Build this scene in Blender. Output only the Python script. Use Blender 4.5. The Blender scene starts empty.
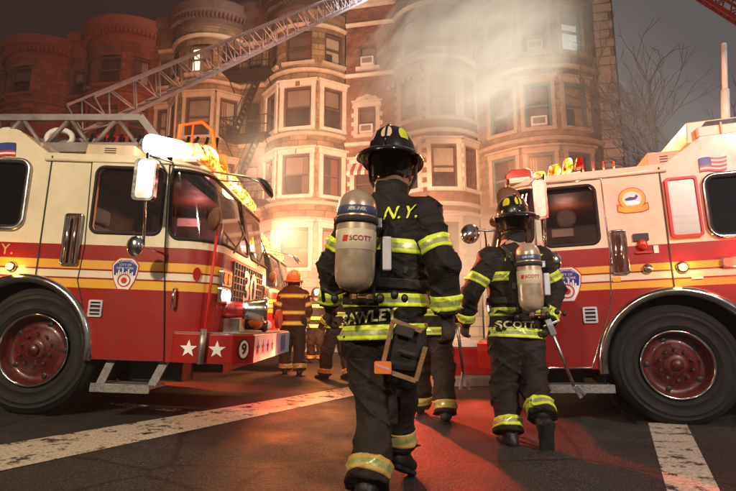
import bpy, bmesh, math, random
import numpy as np
from mathutils import Vector, Matrix
from mathutils.geometry import tessellate_polygon
random.seed(7)
rng = np.random.RandomState(11)
SC = bpy.context.scene
COL = SC.collection
R = math.radians
V = Vector

# ------------------------------------------------------------------ camera
FPX, CAMH, PITCH = 500.0, 0.9, math.atan(79.5 / 500)
_c, _s = math.cos(PITCH), math.sin(PITCH)
def at(px, py, Y):
    """point of the place at depth Y seen at photo pixel (px,py)"""
    u = (px - 368) / FPX; v = (245.5 - py) / FPX
    d = (u, _c - v * _s, _s + v * _c); t = Y / d[1]
    return V((d[0] * t, Y, CAMH + d[2] * t))
def atz(px, py, Z=0.0):
    u = (px - 368) / FPX; v = (245.5 - py) / FPX
    d = (u, _c - v * _s, _s + v * _c); t = (Z - CAMH) / d[2]
    return V((d[0] * t, d[1] * t, Z))
cam = bpy.data.cameras.new('camera'); camo = bpy.data.objects.new('camera', cam); COL.objects.link(camo)
camo.location = (0, 0, CAMH); camo.rotation_euler = (R(90) + PITCH, 0, 0)
cam.sensor_width = 36; cam.lens = 36 * FPX / 736; cam.clip_end = 600; cam.clip_start = .05
SC.camera = camo
SC.view_settings.view_transform = 'Standard'; SC.view_settings.look = 'None'
SC.view_settings.exposure = 0; SC.view_settings.gamma = 1
SC.cycles.use_denoising = True
SC.cycles.max_bounces = 6; SC.cycles.transparent_max_bounces = 16; SC.cycles.glossy_bounces = 3
SC.cycles.volume_bounces = 0; SC.cycles.sample_clamp_indirect = 4
SC.cycles.volume_step_rate = 1.0; SC.cycles.volume_max_steps = 96

# ------------------------------------------------------------------ tags
def tag(o, label=None, cat=None, group=None, kind=None):
    if label: o['label'] = label
    if cat: o['category'] = cat
    if group: o['group'] = group
    if kind: o['kind'] = kind
    return o
def empty(name, M=None, label=None, cat=None, group=None):
    o = bpy.data.objects.new(name, None); COL.objects.link(o); o.empty_display_size = .2
    if M is not None: o.matrix_world = M
    return tag(o, label, cat, group)

# ------------------------------------------------------------------ materials
MATS = {}
def nodes_of(name):
    m = bpy.data.materials.new(name); m.use_nodes = True
    nt = m.node_tree; b = nt.nodes['Principled BSDF']
    return m, nt, b
def noise(nt, scale, detail=4, src='Object', rough=.55, stretch=None):
    tc = nt.nodes.new('ShaderNodeTexCoord'); n = nt.nodes.new('ShaderNodeTexNoise')
    n.inputs['Scale'].default_value = scale; n.inputs['Detail'].default_value = detail; n.inputs['Roughness'].default_value = rough
    if stretch:
        mp = nt.nodes.new('ShaderNodeMapping'); mp.inputs['Scale'].default_value = stretch
        nt.links.new(tc.outputs[src], mp.inputs[0]); nt.links.new(mp.outputs[0], n.inputs['Vector'])
    else: nt.links.new(tc.outputs[src], n.inputs['Vector'])
    return n
def ramp(nt, fac, stops, interp='LINEAR'):
    r = nt.nodes.new('ShaderNodeValToRGB'); r.color_ramp.interpolation = interp
    e = r.color_ramp.elements
    while len(e) > 1: e.remove(e[-1])
    e[0].position = stops[0][0]; e[0].color = (*stops[0][1], 1)
    for p, c in stops[1:]:
        x = e.new(p); x.color = (*c, 1)
    nt.links.new(fac, r.inputs[0]); return r
def mat(name, col, rough=.6, metal=0, var=.15, scale=6, bump=0, bscale=60, coat=0, stretch=None, spec=.5):
    if name in MATS: return MATS[name]
    m, nt, b = nodes_of(name)
    b.inputs['Roughness'].default_value = rough; b.inputs['Metallic'].default_value = metal
    b.inputs['Coat Weight'].default_value = coat; b.inputs['Specular IOR Level'].default_value = spec
    n = noise(nt, scale, stretch=stretch)
    lo = tuple(max(0, c * (1 - var)) for c in col); hi = tuple(min(1, c * (1 + var)) for c in col)
    r = ramp(nt, n.outputs[0], [(.3, lo), (.7, hi)]); nt.links.new(r.outputs[0], b.inputs['Base Color'])
    if rough < .9 and metal < 2:
        mr = nt.nodes.new('ShaderNodeMapRange'); mr.inputs[1].default_value = .3; mr.inputs[2].default_value = .7
        mr.inputs[3].default_value = max(.02, rough * .8); mr.inputs[4].default_value = min(1, rough * 1.25)
        nt.links.new(n.outputs[0], mr.inputs[0]); nt.links.new(mr.outputs[0], b.inputs['Roughness'])
    if bump:
        n2 = noise(nt, bscale, 3); bp = nt.nodes.new('ShaderNodeBump'); bp.inputs['Strength'].default_value = bump
        bp.inputs['Distance'].default_value = .02
        nt.links.new(n2.outputs[0], bp.inputs['Height']); nt.links.new(bp.outputs[0], b.inputs['Normal'])
    MATS[name] = m; return m
def emit(name, col, strength, base=None):
    if name in MATS: return MATS[name]
    m, nt, b = nodes_of(name)
    b.inputs['Base Color'].default_value = (*(base or col), 1); b.inputs['Roughness'].default_value = .3
    n = noise(nt, 14, 2); r = ramp(nt, n.outputs[0], [(.3, tuple(c * .6 for c in col)), (.65, col)])
    nt.links.new(r.outputs[0], b.inputs['Emission Color']); b.inputs['Emission Strength'].default_value = strength
    MATS[name] = m; return m
def glass_mat(name, tint, alpha, rough=.04):
    """thin pane: part see-through, part mirror"""
    m = bpy.data.materials.new(name); m.use_nodes = True; nt = m.node_tree; nt.nodes.clear()
    out = nt.nodes.new('ShaderNodeOutputMaterial'); mx = nt.nodes.new('ShaderNodeMixShader')
    tr = nt.nodes.new('ShaderNodeBsdfTransparent'); tr.inputs[0].default_value = (*tint, 1)
    gl = nt.nodes.new('ShaderNodeBsdfGlossy'); gl.inputs['Roughness'].default_value = rough
    gl.inputs[0].default_value = (.9, .9, .9, 1)
    fr = nt.nodes.new('ShaderNodeFresnel'); fr.inputs[0].default_value = 1.5
    ma = nt.nodes.new('ShaderNodeMath'); ma.operation = 'MULTIPLY_ADD'; ma.inputs[1].default_value = 1.0; ma.inputs[2].default_value = alpha
    nt.links.new(fr.outputs[0], ma.inputs[0]); nt.links.new(ma.outputs[0], mx.inputs[0])
    nt.links.new(tr.outputs[0], mx.inputs[1]); nt.links.new(gl.outputs[0], mx.inputs[2]); nt.links.new(mx.outputs[0], out.inputs[0])
    MATS[name] = m; return m

CREAM = (.80, .70, .52); RED = (.30, .006, .005); YEL = (.80, .42, .05)
def body_paint(name, belt, s):   # s: list of z breaks of the three stripes
    m, nt, b = nodes_of(name)
    tc = nt.nodes.new('ShaderNodeTexCoord'); sp = nt.nodes.new('ShaderNodeSeparateXYZ'); nt.links.new(tc.outputs['Object'], sp.inputs[0])
    mul = nt.nodes.new('ShaderNodeMath'); mul.operation = 'MULTIPLY'; mul.inputs[1].default_value = .25; nt.links.new(sp.outputs[2], mul.inputs[0])
    st = [(0, RED), (s[0] / 4, YEL), (s[1] / 4, RED), (s[2] / 4, CREAM), (s[3] / 4, RED), (s[4] / 4, YEL), (s[5] / 4, RED), (belt / 4, CREAM)]
    r = ramp(nt, mul.outputs[0], st, 'CONSTANT')
    n = noise(nt, 2.2, 6); n.inputs['Roughness'].default_value = .7
    d = ramp(nt, n.outputs[0], [(.3, (.78, .76, .72)), (.6, (1, 1, 1))])
    mx = nt.nodes.new('ShaderNodeMix'); mx.data_type = 'RGBA'; mx.blend_type = 'MULTIPLY'; mx.inputs[0].default_value = 1
    nt.links.new(r.outputs[0], mx.inputs[6]); nt.links.new(d.outputs[0], mx.inputs[7]); nt.links.new(mx.outputs[2], b.inputs['Base Color'])
    b.inputs['Coat Weight'].default_value = .7; b.inputs['Coat Roughness'].default_value = .12
    rr = ramp(nt, n.outputs[0], [(.3, (.5,) * 3), (.7, (.28,) * 3)]); nt.links.new(rr.outputs[0], b.inputs['Roughness'])
    MATS[name] = m; return m
mat('red_paint', RED, .32, coat=.6, scale=3); mat('cream_paint', CREAM, .4, coat=.5, scale=3)
mat('rim_red', (.085, .008, .007), .4, scale=22, var=.6, coat=.3); mat('chrome', (.75, .74, .72), .16, 1, var=.08, scale=20); mat('mirror', (.85, .85, .85), .3, .7, var=.1); mat('steel', (.5, .5, .5), .38, 1, var=.2, scale=12, bump=.1)
mat('tread_plate', (.26, .25, .24), .5, .6, var=.3, scale=30, bump=.6, bscale=90)
mat('brushed_steel', (.33, .32, .29), .42, .8, var=.15, scale=3, stretch=(1, 1, 30))
mat('black_rubber', (.012, .012, .012), .75, var=.4, scale=30, bump=.25, bscale=80); mat('tyre_rubber', (.009, .0085, .0085), .8, var=.5, scale=9, bump=.3, bscale=70)
mat('black_plastic', (.015, .015, .016), .45, scale=30); mat('dark_interior', (.03, .027, .025), .7)
mat('dark_red_lens', (.35, .01, .01), .15, coat=1); mat('amber_lens', (.7, .25, .02), .2, coat=1)
mat('white_paint', (.78, .77, .75), .4); mat('white_vinyl', (.8, .8, .78), .5, var=.06); mat('blue_vinyl', (.02, .035, .25), .4)
mat('red_vinyl', (.55, .02, .015), .4); mat('yellow_vinyl', (.8, .42, .03), .4); mat('sky_blue_vinyl', (.12, .3, .5), .4); mat('black_vinyl', (.01, .01, .01), .5)
mat('beige_paint', (.55, .42, .28), .5); mat('pale_metal', (.55, .52, .58), .5, .3, var=.2, scale=5); mat('grey_metal', (.22, .19, .19), .5, .3, var=.3, scale=6)
mat('orange_paint', (.8, .2, .03), .45); mat('blue_seat', (.08, .11, .17), .7, bump=.2); mat('brown_leather', (.12, .045, .02), .6)
emit('lamp_white', (1, .95, .85), 14); emit('lamp_orange', (1, .17, .01), 2.6); emit('lamp_yellow', (1, .50, .05), 3.0); emit('lamp_red', (1, .05, .02), 5); emit('lamp_amber', (1, .5, .08), 9)
m_, nt_, b_ = nodes_of('beacon_flare'); MATS['beacon_flare'] = m_; n_ = noise(nt_, 7, 3, rough=.6); n_.inputs['Distortion'].default_value = 1.5
r_ = ramp(nt_, n_.outputs[0], [(.36, (.05, .002, 0)), (.46, (.42, .05, .004)), (.56, (.9, .30, .02)), (.64, (1, .75, .25))]); nt_.links.new(r_.outputs[0], b_.inputs['Emission Color']); nt_.links.new(r_.outputs[0], b_.inputs['Base Color']); b_.inputs['Emission Strength'].default_value = 6; b_.inputs['Roughness'].default_value = .2
emit('lamp_pink', (1, .55, .45), 1.6)
glass_mat('cab_glass', (.72, .70, .70), .12); glass_mat('dim_glass', (.55, .5, .5), .10)

# ------------------------------------------------------------------ mesh builder
class MB:
    def __init__(s, f=None):
        s.v = []; s.fc = []; s.mi = []; s.f = f or (lambda p: p); s.m = 0; s.sm = []
        s.smooth = False
    def add(s, vs, fs):
        o = len(s.v); s.v += [tuple(s.f(V(p))) for p in vs]
        for q in fs: s.fc.append(tuple(o + i for i in q)); s.mi.append(s.m); s.sm.append(s.smooth)
        return s
    def box(s, c, d, M=None):
        x, y, z = d[0] / 2, d[1] / 2, d[2] / 2
        vs = [V((a * x, b * y, e * z)) for a in (-1, 1) for b in (-1, 1) for e in (-1, 1)]
        if M is not None: vs = [M @ p for p in vs]
        vs = [p + V(c) for p in vs]
        return s.add(vs, [(0, 1, 3, 2), (4, 6, 7, 5), (0, 4, 5, 1), (2, 3, 7, 6), (0, 2, 6, 4), (1, 5, 7, 3)])
    def box2(s, a, b):
        return s.box([(a[i] + b[i]) / 2 for i in range(3)], [abs(b[i] - a[i]) for i in range(3)])
    def tube(s, pts, r, n=8, closed=False, r2=None):
        pts = [V(p) for p in pts]; k = len(pts); rings = []
        prev = None
        for i, p in enumerate(pts):
            if closed: t = pts[(i + 1) % k] - pts[i - 1]
            else: t = pts[min(i + 1, k - 1)] - pts[max(i - 1, 0)]
            t.normalize()
            if prev is None: a = t.orthogonal().normalized()
            else:
                a = prev - t * prev.dot(t)
                a = a.normalized() if a.length > 1e-5 else t.orthogonal().normalized()
            prev = a; b = t.cross(a)
            rr = r if r2 is None else r + (r2 - r) * i / max(1, k - 1)
            rings.append([p + (a * math.cos(2 * math.pi * j / n) + b * math.sin(2 * math.pi * j / n)) * rr for j in range(n)])
        vs = [q for g in rings for q in g]; fs = []
        for i in range(k if closed else k - 1):
            i2 = (i + 1) % k
            for j in range(n): fs.append((i * n + j, i * n + (j + 1) % n, i2 * n + (j + 1) % n, i2 * n + j))
        if not closed: fs += [tuple(range(n))[::-1], tuple((k - 1) * n + j for j in range(n))]
        return s.add(vs, fs)
    def bar(s, a, b, w, h, up=(0, 0, 1)):
        a, b = V(a), V(b); t = (b - a).normalized(); u = V(up); x = t.cross(u)
        if x.length < 1e-4: x = t.orthogonal()
        x.normalize(); u = x.cross(t)
        vs = [p + x * (i * w / 2) + u * (j * h / 2) for p in (a, b) for i, j in ((-1, -1), (1, -1), (1, 1), (-1, 1))]
        return s.add(vs, [(0, 1, 2, 3), (7, 6, 5, 4), (0, 4, 5, 1), (1, 5, 6, 2), (2, 6, 7, 3), (3, 7, 4, 0)])
    def lathe(s, prof, c, axis, n=32, a0=0, a1=360, sx=1.0, cap=True):
        """prof: (radius, height along axis)"""
        c = V(c); ax = V(axis).normalized(); u = ax.orthogonal().normalized(); w = ax.cross(u)
        full = abs(a1 - a0) >= 360; m = n if full else n + 1; vs = []
        for r, h in prof:
            for j in range(m):
                a = R(a0 + (a1 - a0) * j / n); vs.append(c + ax * h + (u * math.cos(a) * sx + w * math.sin(a)) * r)
        fs = []
        for i in range(len(prof) - 1):
            for j in range(n): fs.append((i * m + j, i * m + (j + 1) % m, (i + 1) * m + (j + 1) % m, (i + 1) * m + j))
        if full and cap:
            if prof[0][0] > 1e-4: fs.append(tuple(range(m)))
            if prof[-1][0] > 1e-4: fs.append(tuple((len(prof) - 1) * m + j for j in range(m)))
        return s.add(vs, fs)
    def ball(s, c, r, n=12, M=None):
        vs = []; fs = []; r = r if isinstance(r, (tuple, list)) else (r, r, r)
        for i in range(n // 2 + 1):
            t = math.pi * i / (n // 2)
            for j in range(n):
                p = 2 * math.pi * j / n; q = V((r[0] * math.sin(t) * math.cos(p), r[1] * math.sin(t) * math.sin(p), r[2] * math.cos(t)))
                vs.append((M @ q if M is not None else q) + V(c))
        for i in range(n // 2):
            for j in range(n): fs.append((i * n + j, i * n + (j + 1) % n, (i + 1) * n + (j + 1) % n, (i + 1) * n + j))
        return s.add(vs, fs)
    def plate(s, loops, th, fn):
        """2D polygon with holes; fn(u,v,d) -> 3D with d the depth (0 front, th back)"""
        L = [[V((a, b, 0)) for a, b in lp] for lp in loops]; flat = [q for lp in L for q in lp]; n = len(flat)
        tri = tessellate_polygon(L)
        vs = [fn(q.x, q.y, 0) for q in flat] + ([fn(q.x, q.y, th) for q in flat] if th else [])
        fs = [tuple(t) for t in tri]
        if th:
            fs += [tuple(n + i for i in t[::-1]) for t in tri]
            o = 0
            for lp in L:
                k = len(lp)
                for i in range(k): fs.append((o + i, o + (i + 1) % k, n + o + (i + 1) % k, n + o + i))
                o += k
        return s.add(vs, fs)
    def build(s, name, m, parent=None, bevel=0, smooth=None, M=None, seg=2):
        me = bpy.data.meshes.new(name); me.from_pydata(s.v, [], s.fc)
        ms = m if isinstance(m, (list, tuple)) else [m]
        for x in ms: me.materials.append(MATS[x] if isinstance(x, str) else x)
        bm = bmesh.new(); bm.from_mesh(me)
        bmesh.ops.remove_doubles(bm, verts=bm.verts, dist=1e-5) if bevel else None
        bmesh.ops.recalc_face_normals(bm, faces=bm.faces); bm.to_mesh(me); bm.free()
        if not bevel and len(me.polygons) == len(s.fc):
            me.polygons.foreach_set('material_index', s.mi); me.polygons.foreach_set('use_smooth', [x if smooth is None else smooth for x in s.sm])
        elif smooth: me.polygons.foreach_set('use_smooth', [True] * len(me.polygons))
        o = bpy.data.objects.new(name, me); COL.objects.link(o)
        if parent is not None: o.parent = parent
        if M is not None: o.matrix_world = M
        if bevel:
            b = o.modifiers.new('bevel', 'BEVEL'); b.width = bevel; b.segments = seg; b.limit_method = 'ANGLE'; b.angle_limit = R(35)
        return o
def rrect(x0, y0, x1, y1, r, n=6, sl=0.0):
    """rounded rectangle; sl raises the bottom edge towards x1"""
    pts = []
    for cx, cy, a in ((x1 - r, y1 - r, 0), (x0 + r, y1 - r, 90), (x0 + r, y0 + r, 180), (x1 - r, y0 + r, 270)):
        for i in range(n + 1):
            t = R(a + 90 * i / n); pts.append((cx + r * math.cos(t), cy + r * math.sin(t)))
    if sl: pts = [(x, y + (sl * (x - x0) / (x1 - x0) if y < (y0 + y1) / 2 else 0)) for x, y in pts]
    return pts
def star(cx, cy, r, rot=90, ri=.4):
    return [(cx + (r if i % 2 == 0 else r * ri) * math.cos(R(rot + 36 * i)), cy + (r if i % 2 == 0 else r * ri) * math.sin(R(rot + 36 * i))) for i in range(10)]
def ell(cx, cy, a, b, n=28): return [(cx + a * math.cos(2 * math.pi * i / n), cy + b * math.sin(2 * math.pi * i / n)) for i in range(n)]

# text -> list of (verts2d, faces); cached
_TX = {}
def text2d(txt, size, bold=0.0, shear=0, space=1.0, fine=0):
    cu = bpy.data.curves.new('t', 'FONT'); cu.body = txt; cu.size = size; cu.align_x = 'CENTER'; cu.align_y = 'CENTER'
    cu.offset = bold; cu.shear = shear; cu.space_character = space; cu.resolution_u = 3; cu.fill_mode = 'FRONT'
    o = bpy.data.objects.new('t', cu); COL.objects.link(o)
    me = bpy.data.meshes.new_from_object(o.evaluated_get(bpy.context.evaluated_depsgraph_get()))
    bm = bmesh.new(); bm.from_mesh(me); bmesh.ops.triangulate(bm, faces=bm.faces)
    if fine:
        for _ in range(6):
            es = [e for e in bm.edges if e.calc_length() > fine]
            if not es: break
            bmesh.ops.subdivide_edges(bm, edges=es, cuts=1); bmesh.ops.triangulate(bm, faces=bm.faces)
    vs = [(v.co.x, v.co.y) for v in bm.verts]; fs = [tuple(v.index for v in f.verts) for f in bm.faces]
    bm.free(); bpy.data.objects.remove(o); bpy.data.curves.remove(cu); bpy.data.meshes.remove(me)
    return vs, fs
def put_text(mb, txt, size, fn, bold=0.0, shear=0, space=1.0, arc=0, sx=1.0):
    """fn(u,v)->3D"""
    vs, fs = text2d(txt, size, bold, shear, space)
    if arc:
        vs = [((arc + v) * math.sin(u / arc), (arc + v) * math.cos(u / arc) - arc) for u, v in vs]
    mb.add([fn(u * sx, v) for u, v in vs], fs)
# ------------------------------------------------------------------ fire truck
def wheel(T, parent, x, z, Rt, yc, rear=False):
    """front face of the tyre at y=yc (inward positive)"""
    w = .30
    t = MB(T)
    t.smooth = True
    prof = [(Rt * .58, .03), (Rt * .62, .008), (Rt * .64, .008), (Rt * .645, .0), (Rt * .66, .0), (Rt * .665, .006), (Rt * .74, .0), (Rt * .80, -.001), (Rt * .805, -.006), (Rt * .82, -.006), (Rt * .825, .001), (Rt * .88, .008), (Rt * .885, .003), (Rt * .895, .003), (Rt * .90, .012), (Rt * .955, .03), (Rt, .065)]
    for k in range(4):
        a = .085 + k * .045; prof += [(Rt, a), (Rt - .014, a + .004), (Rt - .014, a + .012), (Rt, a + .016)]
    prof += [(Rt, w - .05), (Rt * .95, w - .02), (Rt * .8, w), (Rt * .58, w - .02)]
    t.lathe(prof, (x, yc, z), (0, 1, 0), 72, cap=False)
    wh = t.build('wheel', 'tyre_rubber', parent)
    tx = MB(T); put_text(tx, 'RADIAL  315/80 R22.5', .045, lambda u, v: V((x + u * 0 + (Rt * .74 + v) * math.sin(u / (Rt * .74)), yc - .006, z + (Rt * .74 + v) * math.cos(u / (Rt * .74)))), bold=.001, space=1.2) if False else None
    r = MB(T); r.smooth = True
    Rr = Rt * .56; dish = .10 if not rear else .16
    r.lathe([(Rr, .0), (Rr * 1.02, -.008), (Rr * .97, -.01), (Rr * .95, .01)], (x, yc + .01, z), (0, 1, 0), 64, cap=False); r.build('rim_edge', 'chrome', wh)
    r = MB(T); r.smooth = True
    r.lathe([(Rr * .965, .0), (Rr * .88, .05), (Rr * .86, dish), (Rr * .62, dish - .02), (Rr * .56, dish - .045), (Rr * .34, dish - .05), (Rr * .31, dish - .075), (Rr * .24, dish - .085), (.0, dish - .085)], (x, yc + .01, z), (0, 1, 0), 64, cap=False)
    r.build('rim', 'rim_red', wh)
    n = MB(T)
    for k in range(10):
        a = 2 * math.pi * (k + .5) / 10; rr = Rr * .45
        n.lathe([(.021, .006), (.021, 0), (.015, 0), (.015, -.026), (.010, -.034), (0, -.034)], (x + rr * math.cos(a), yc + dish - .035, z + rr * math.sin(a)), (0, 1, 0), 6)
    n.build('lug_nuts', 'chrome', wh)
    q = MB(T); q.smooth = True; q.lathe([(Rr * .17, dish - .076), (Rr * .17, dish - .10), (Rr * .14, dish - .115), (0, dish - .118)], (x, yc + .01, z), (0, 1, 0), 24, cap=False); q.build('hub_cap', 'rim_red', wh)
    h = MB(T)
    for k in range(10):
        a = 2 * math.pi * k / 10; rr = Rr * .76
        M = Matrix.Rotation(-a, 3, 'Y')
        if k % 2 == 0: h.ball((x + rr * math.cos(a), yc + dish - .003, z + rr * math.sin(a)), (.024, .006, .024), 12)
    h.build('hand_holes', 'black_plastic', wh)

def shield(T, par, cx, cz, h, m, txt=True):
    """department shield on a door: outline, blue field, white skyline, small lettering"""
    w = h * .42
    def out(k):
        return [(cx + k * a * w, cz + k * b * h / 2) for a, b in ((-1, .55), (-.72, .85), (-.45, 1), (.45, 1), (.72, .85), (1, .55), (.93, .0), (.75, -.5), (.42, -1), (-.42, -1), (-.75, -.5), (-.93, .0))]
    F = lambda d: (lambda u, v, t: V((u, d + t * .0, v)))
    U = lambda u, v, d: V((cx + m * (u), d, cz + v))
    b = MB(T); b.plate([out(1.0)], .004, lambda u, v, t: V((u, -.016 + t, v)))
    sh = b.build('door_emblem', 'red_vinyl', par)
    b = MB(T); b.plate([out(.93)], 0, lambda u, v, t: V((u, -.018, v))); b.build('emblem_field', 'white_vinyl', sh)
    b = MB(T)
    k = .86
    top = [p for p in out(k) if p[1] > cz - .02 * h]
    top = [(cx - w * k * .9, cz - .05 * h)] + [(cx - w * k, cz + .27 * h * k)] + [(cx - w * k * .72, cz + .42 * h * k), (cx - w * k * .45, cz + .5 * h * k), (cx + w * k * .45, cz + .5 * h * k), (cx + w * k * .72, cz + .42 * h * k), (cx + w * k, cz + .27 * h * k), (cx + w * k * .9, cz - .05 * h)]
    b.plate([top], 0, lambda u, v, t: V((u, -.0195, v))); b.build('emblem_sky', 'blue_vinyl', sh)
    b = MB(T)
    for i, hh in enumerate((.10, .19, .13, .25, .12, .16, .22, .10, .14)):
        x0 = -.62 * w + i * .14 * w
        b.plate([[(cx + x0, cz - .08 * h), (cx + x0 + .1 * w, cz - .08 * h), (cx + x0 + .1 * w, cz - .08 * h + hh * h), (cx + x0, cz - .08 * h + hh * h)]], 0, lambda u, v, t: V((u, -.021, v)))
    if txt:
        put_text(b, 'FIRE DEPARTMENT', h * .085, lambda u, v: U(u, v + .40 * h, -.021), arc=h * .55)
        put_text(b, 'CITY OF', h * .10, lambda u, v: U(u, v + .27 * h, -.021))
        put_text(b, 'NEW YORK', h * .10, lambda u, v: U(u, v + .17 * h, -.021))
    b.build('emblem_lettering', 'white_vinyl', sh)
    b = MB(T)
    c = lambda a: [(cx + p, cz - .20 * h + q) for p, q in ell(0, 0, a, a)]
    b.plate([c(.20 * h), c(.165 * h)], 0, lambda u, v, t: V((u, -.0225, v)))
    b.plate([c(.09 * h)], 0, lambda u, v, t: V((u, -.0225, v)))
    b.build('emblem_roundel', 'red_vinyl', sh)

def flagpatch(T, par, pts, m):
    """small flag: 4 corner points (u,v) tl,tr,br,bl in side coordinates, canton at tl"""
    tl, tr, br, bl = [V((p[0], p[1])) for p in pts]
    def q(a, b): return (tl * (1 - a) * (1 - b) + tr * a * (1 - b) + br * a * b + bl * (1 - a) * b)
    def wav(a, b):
        p = q(a, b); return (p.x, p.y + .008 * math.sin(a * 6.5))
    def strip(mb, a0, a1, b0, b1, d):
        n = 8; up = [wav(a0 + (a1 - a0) * i / n, b0) for i in range(n + 1)]; lo = [wav(a0 + (a1 - a0) * i / n, b1) for i in range(n + 1)]
        mb.add([(p[0], d, p[1]) for p in up + lo], [(i, i + 1, n + 2 + i, n + 1 + i) for i in range(n)])
    w = MB(T); strip(w, 0, 1, 0, 1, -.010); fo = w.build('flag_decal', 'white_vinyl', par)
    r = MB(T)
    for k in range(0, 7, 2): strip(r, 0, 1, k / 7, (k + 1) / 7, -.0115)
    r.build('flag_stripes', 'red_vinyl', fo)
    b = MB(T); strip(b, 0, .44, 0, .57, -.013); b.build('flag_canton', 'blue_vinyl', fo)

def fire_truck(M, m, P, label, group=None, name='fire_truck', simple=False):
    """local frame: x forward, y inward from the side we see (mirrored when m=-1), z up"""
    root = empty(name, M, label, 'fire truck', group)
    T = lambda p: V((p[0], m * p[1], p[2]))
    Rt, cz = P['R'], P['R']
    belt = P['belt']; W = 2.5; GZ = P['gut']; B0 = .50
    paint = body_paint('truck_paint_' + P['key'], belt, P['stripes']) if 'truck_paint_' + P['key'] not in MATS else MATS['truck_paint_' + P['key']]
    S = lambda u, v, d: V((u, d, v))
    ax, ar = P['arch']
    # ---- visible side wall with arch, window openings
    arch = [(ax + ar * math.cos(R(a)), cz + .0 + ar * math.sin(R(a))) for a in range(0, 181, 6)]
    arch = [p for p in arch if p[1] >= B0]
    low = [(ax + ar * .99, B0)]; hig = [(ax - ar * .99, B0)]
    top = [(-.10, GZ + .08), (-.42, GZ + .30), (-3.0, GZ + .30)]
    outl = [(1.08, B0)] + low + arch + hig + [(-3.0, B0)] + top[::-1] + [(1.08, GZ + .08)]
    holes = [rrect(*P['win'], .07)]
    cw = P['crew']; holes.append(rrect(*cw, .08))
    b = MB(T); b.plate([outl] + holes, .05, S)
    body = b.build('cab_body', paint, root)
    # far side, roof, back, floor
    b = MB(T)
    far = [(1.08, B0), (-3.0, B0)] + top[::-1] + [(1.08, GZ + .08)]
    b.plate([far], .04, lambda u, v, d: V((u, W - .04 + d, v)))
    for (xa, za), (xb, zb) in zip([(1.30, GZ + .08), (-.10, GZ + .08), (-.42, GZ + .30)], [(-.10, GZ + .08), (-.42, GZ + .30), (-3.0, GZ + .30)]):
        b.add([(xa, 0.03, za + .004), (xa, W - .03, za + .004), (xb, W - .03, zb + .004), (xb, 0.03, zb + .004), (xa, 0.03, za - .03), (xa, W - .03, za - .03), (xb, W - .03, zb - .03), (xb, 0.03, zb - .03)],
              [(0, 1, 2, 3), (4, 5, 6, 7), (0, 1, 5, 4), (3, 2, 6, 7), (0, 3, 7, 4), (1, 2, 6, 5)])
    b.build('roof', 'cream_paint', root)
    # front shell as a curved grid with window openings
    xb = lambda z: 1.57 if z < belt + .05 else 1.57 - .15 * min(1, (z - belt - .05) / (GZ - belt - .05))
    r = .3
    def Fs(s, z, off=0.0):
        mir = False; tot = .661 * 2 + 1.9
        if s > tot / 2: s = tot - s; mir = True
        xf = xb(z) - (.10 * max(0, (z - GZ + .06) / .14) if z > GZ - .06 else 0)
        if s < .19: p = V((1.08 + s * (xf - r - 1.08) / .19, 0, z)); n = V((0, -1, 0))
        elif s < .661:
            a = (s - .19) / .471 * math.pi / 2; p = V((xf - r + r * math.sin(a), r - r * math.cos(a), z)); n = V((math.sin(a), -math.cos(a), 0))
        else: p = V((xf, r + s - .661, z)); n = V((1, 0, 0))
        p = p + n * off
        if mir: p.y = W - p.y
        return p
    tot = .661 * 2 + 1.9; wz0, wz1 = belt + .09, GZ - .045
    wins = [(.05, 1.575), (tot - 1.575, tot - .05)]
    def wz0f(s): return wz0
    def inw(s, z, g=0):
        for a, c in wins:
            rr = .09; qx = abs(s - (a + c) / 2) - ((c - a) / 2 - rr); qz = abs(z - (wz0 + wz1) / 2) - ((wz1 - wz0) / 2 - rr)
            if math.hypot(max(qx, 0), max(qz, 0)) + min(max(qx, qz), 0) < rr + g: return True
        return False
    st = .022 if not simple else .05
    ns = int(tot / st); zs = list(np.linspace(B0, wz0, 6)) + list(np.arange(wz0 + st, wz1, st)) + list(np.linspace(wz1, GZ + .08, 5))
    b = MB(T); g = MB(T); b.smooth = True; g.smooth = True
    P3 = {}
    for mbx, off, cond in ((b, 0, lambda s, z: not inw(s, z)), (g, -.012, lambda s, z: inw(s, z, .012))):
        vs = [Fs(tot * i / ns, z, off) for z in zs for i in range(ns + 1)]; fs = []
        for k in range(len(zs) - 1):
            for i in range(ns):
                if cond(tot * (i + .5) / ns, (zs[k] + zs[k + 1]) / 2): fs.append((k * (ns + 1) + i, k * (ns + 1) + i + 1, (k + 1) * (ns + 1) + i + 1, (k + 1) * (ns + 1) + i))
        mbx.add(vs, fs)
    b.build('cab_front', paint, root)
    ws = g.build('windshield', 'cab_glass', root)
    b = MB(T)
    for a, c in wins: b.tube([Fs(u, v, .004) for u, v in rrect(a, wz0, c, wz1, .09, 8)] if False else [Fs(u, v, .004) for u, v in dens(rrect(a, wz0, c, wz1, .09, 8), .05)], .016, 6, True)
    b.build('window_gasket', 'black_rubber', ws, smooth=True)
    # gutter line
    b = MB(T); b.tube([(-.10, -.012, GZ + .01), (1.08, -.012, GZ + .01)] + [Fs(s, GZ + .01, .012) for s in np.linspace(.02, tot - .02, 40)], .014, 6); b.build('rain_gutter', 'cream_paint', root, smooth=True)
    # ---- door (slightly proud panel) with hole, gasket, glass
    dr = P['door']
    b = MB(T); b.plate([dr, rrect(*P['win'], .07)], .010, lambda u, v, d: V((u, -.012 + d, v)))
    door = b.build('door', paint, root)
    b = MB(T); b.tube([(u, -.014, v) for u, v in dens(dr, .3)], .007 if m < 0 else .005, 6, True); b.build('door_trim', 'chrome' if m < 0 else 'black_vinyl', door, smooth=True)
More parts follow.
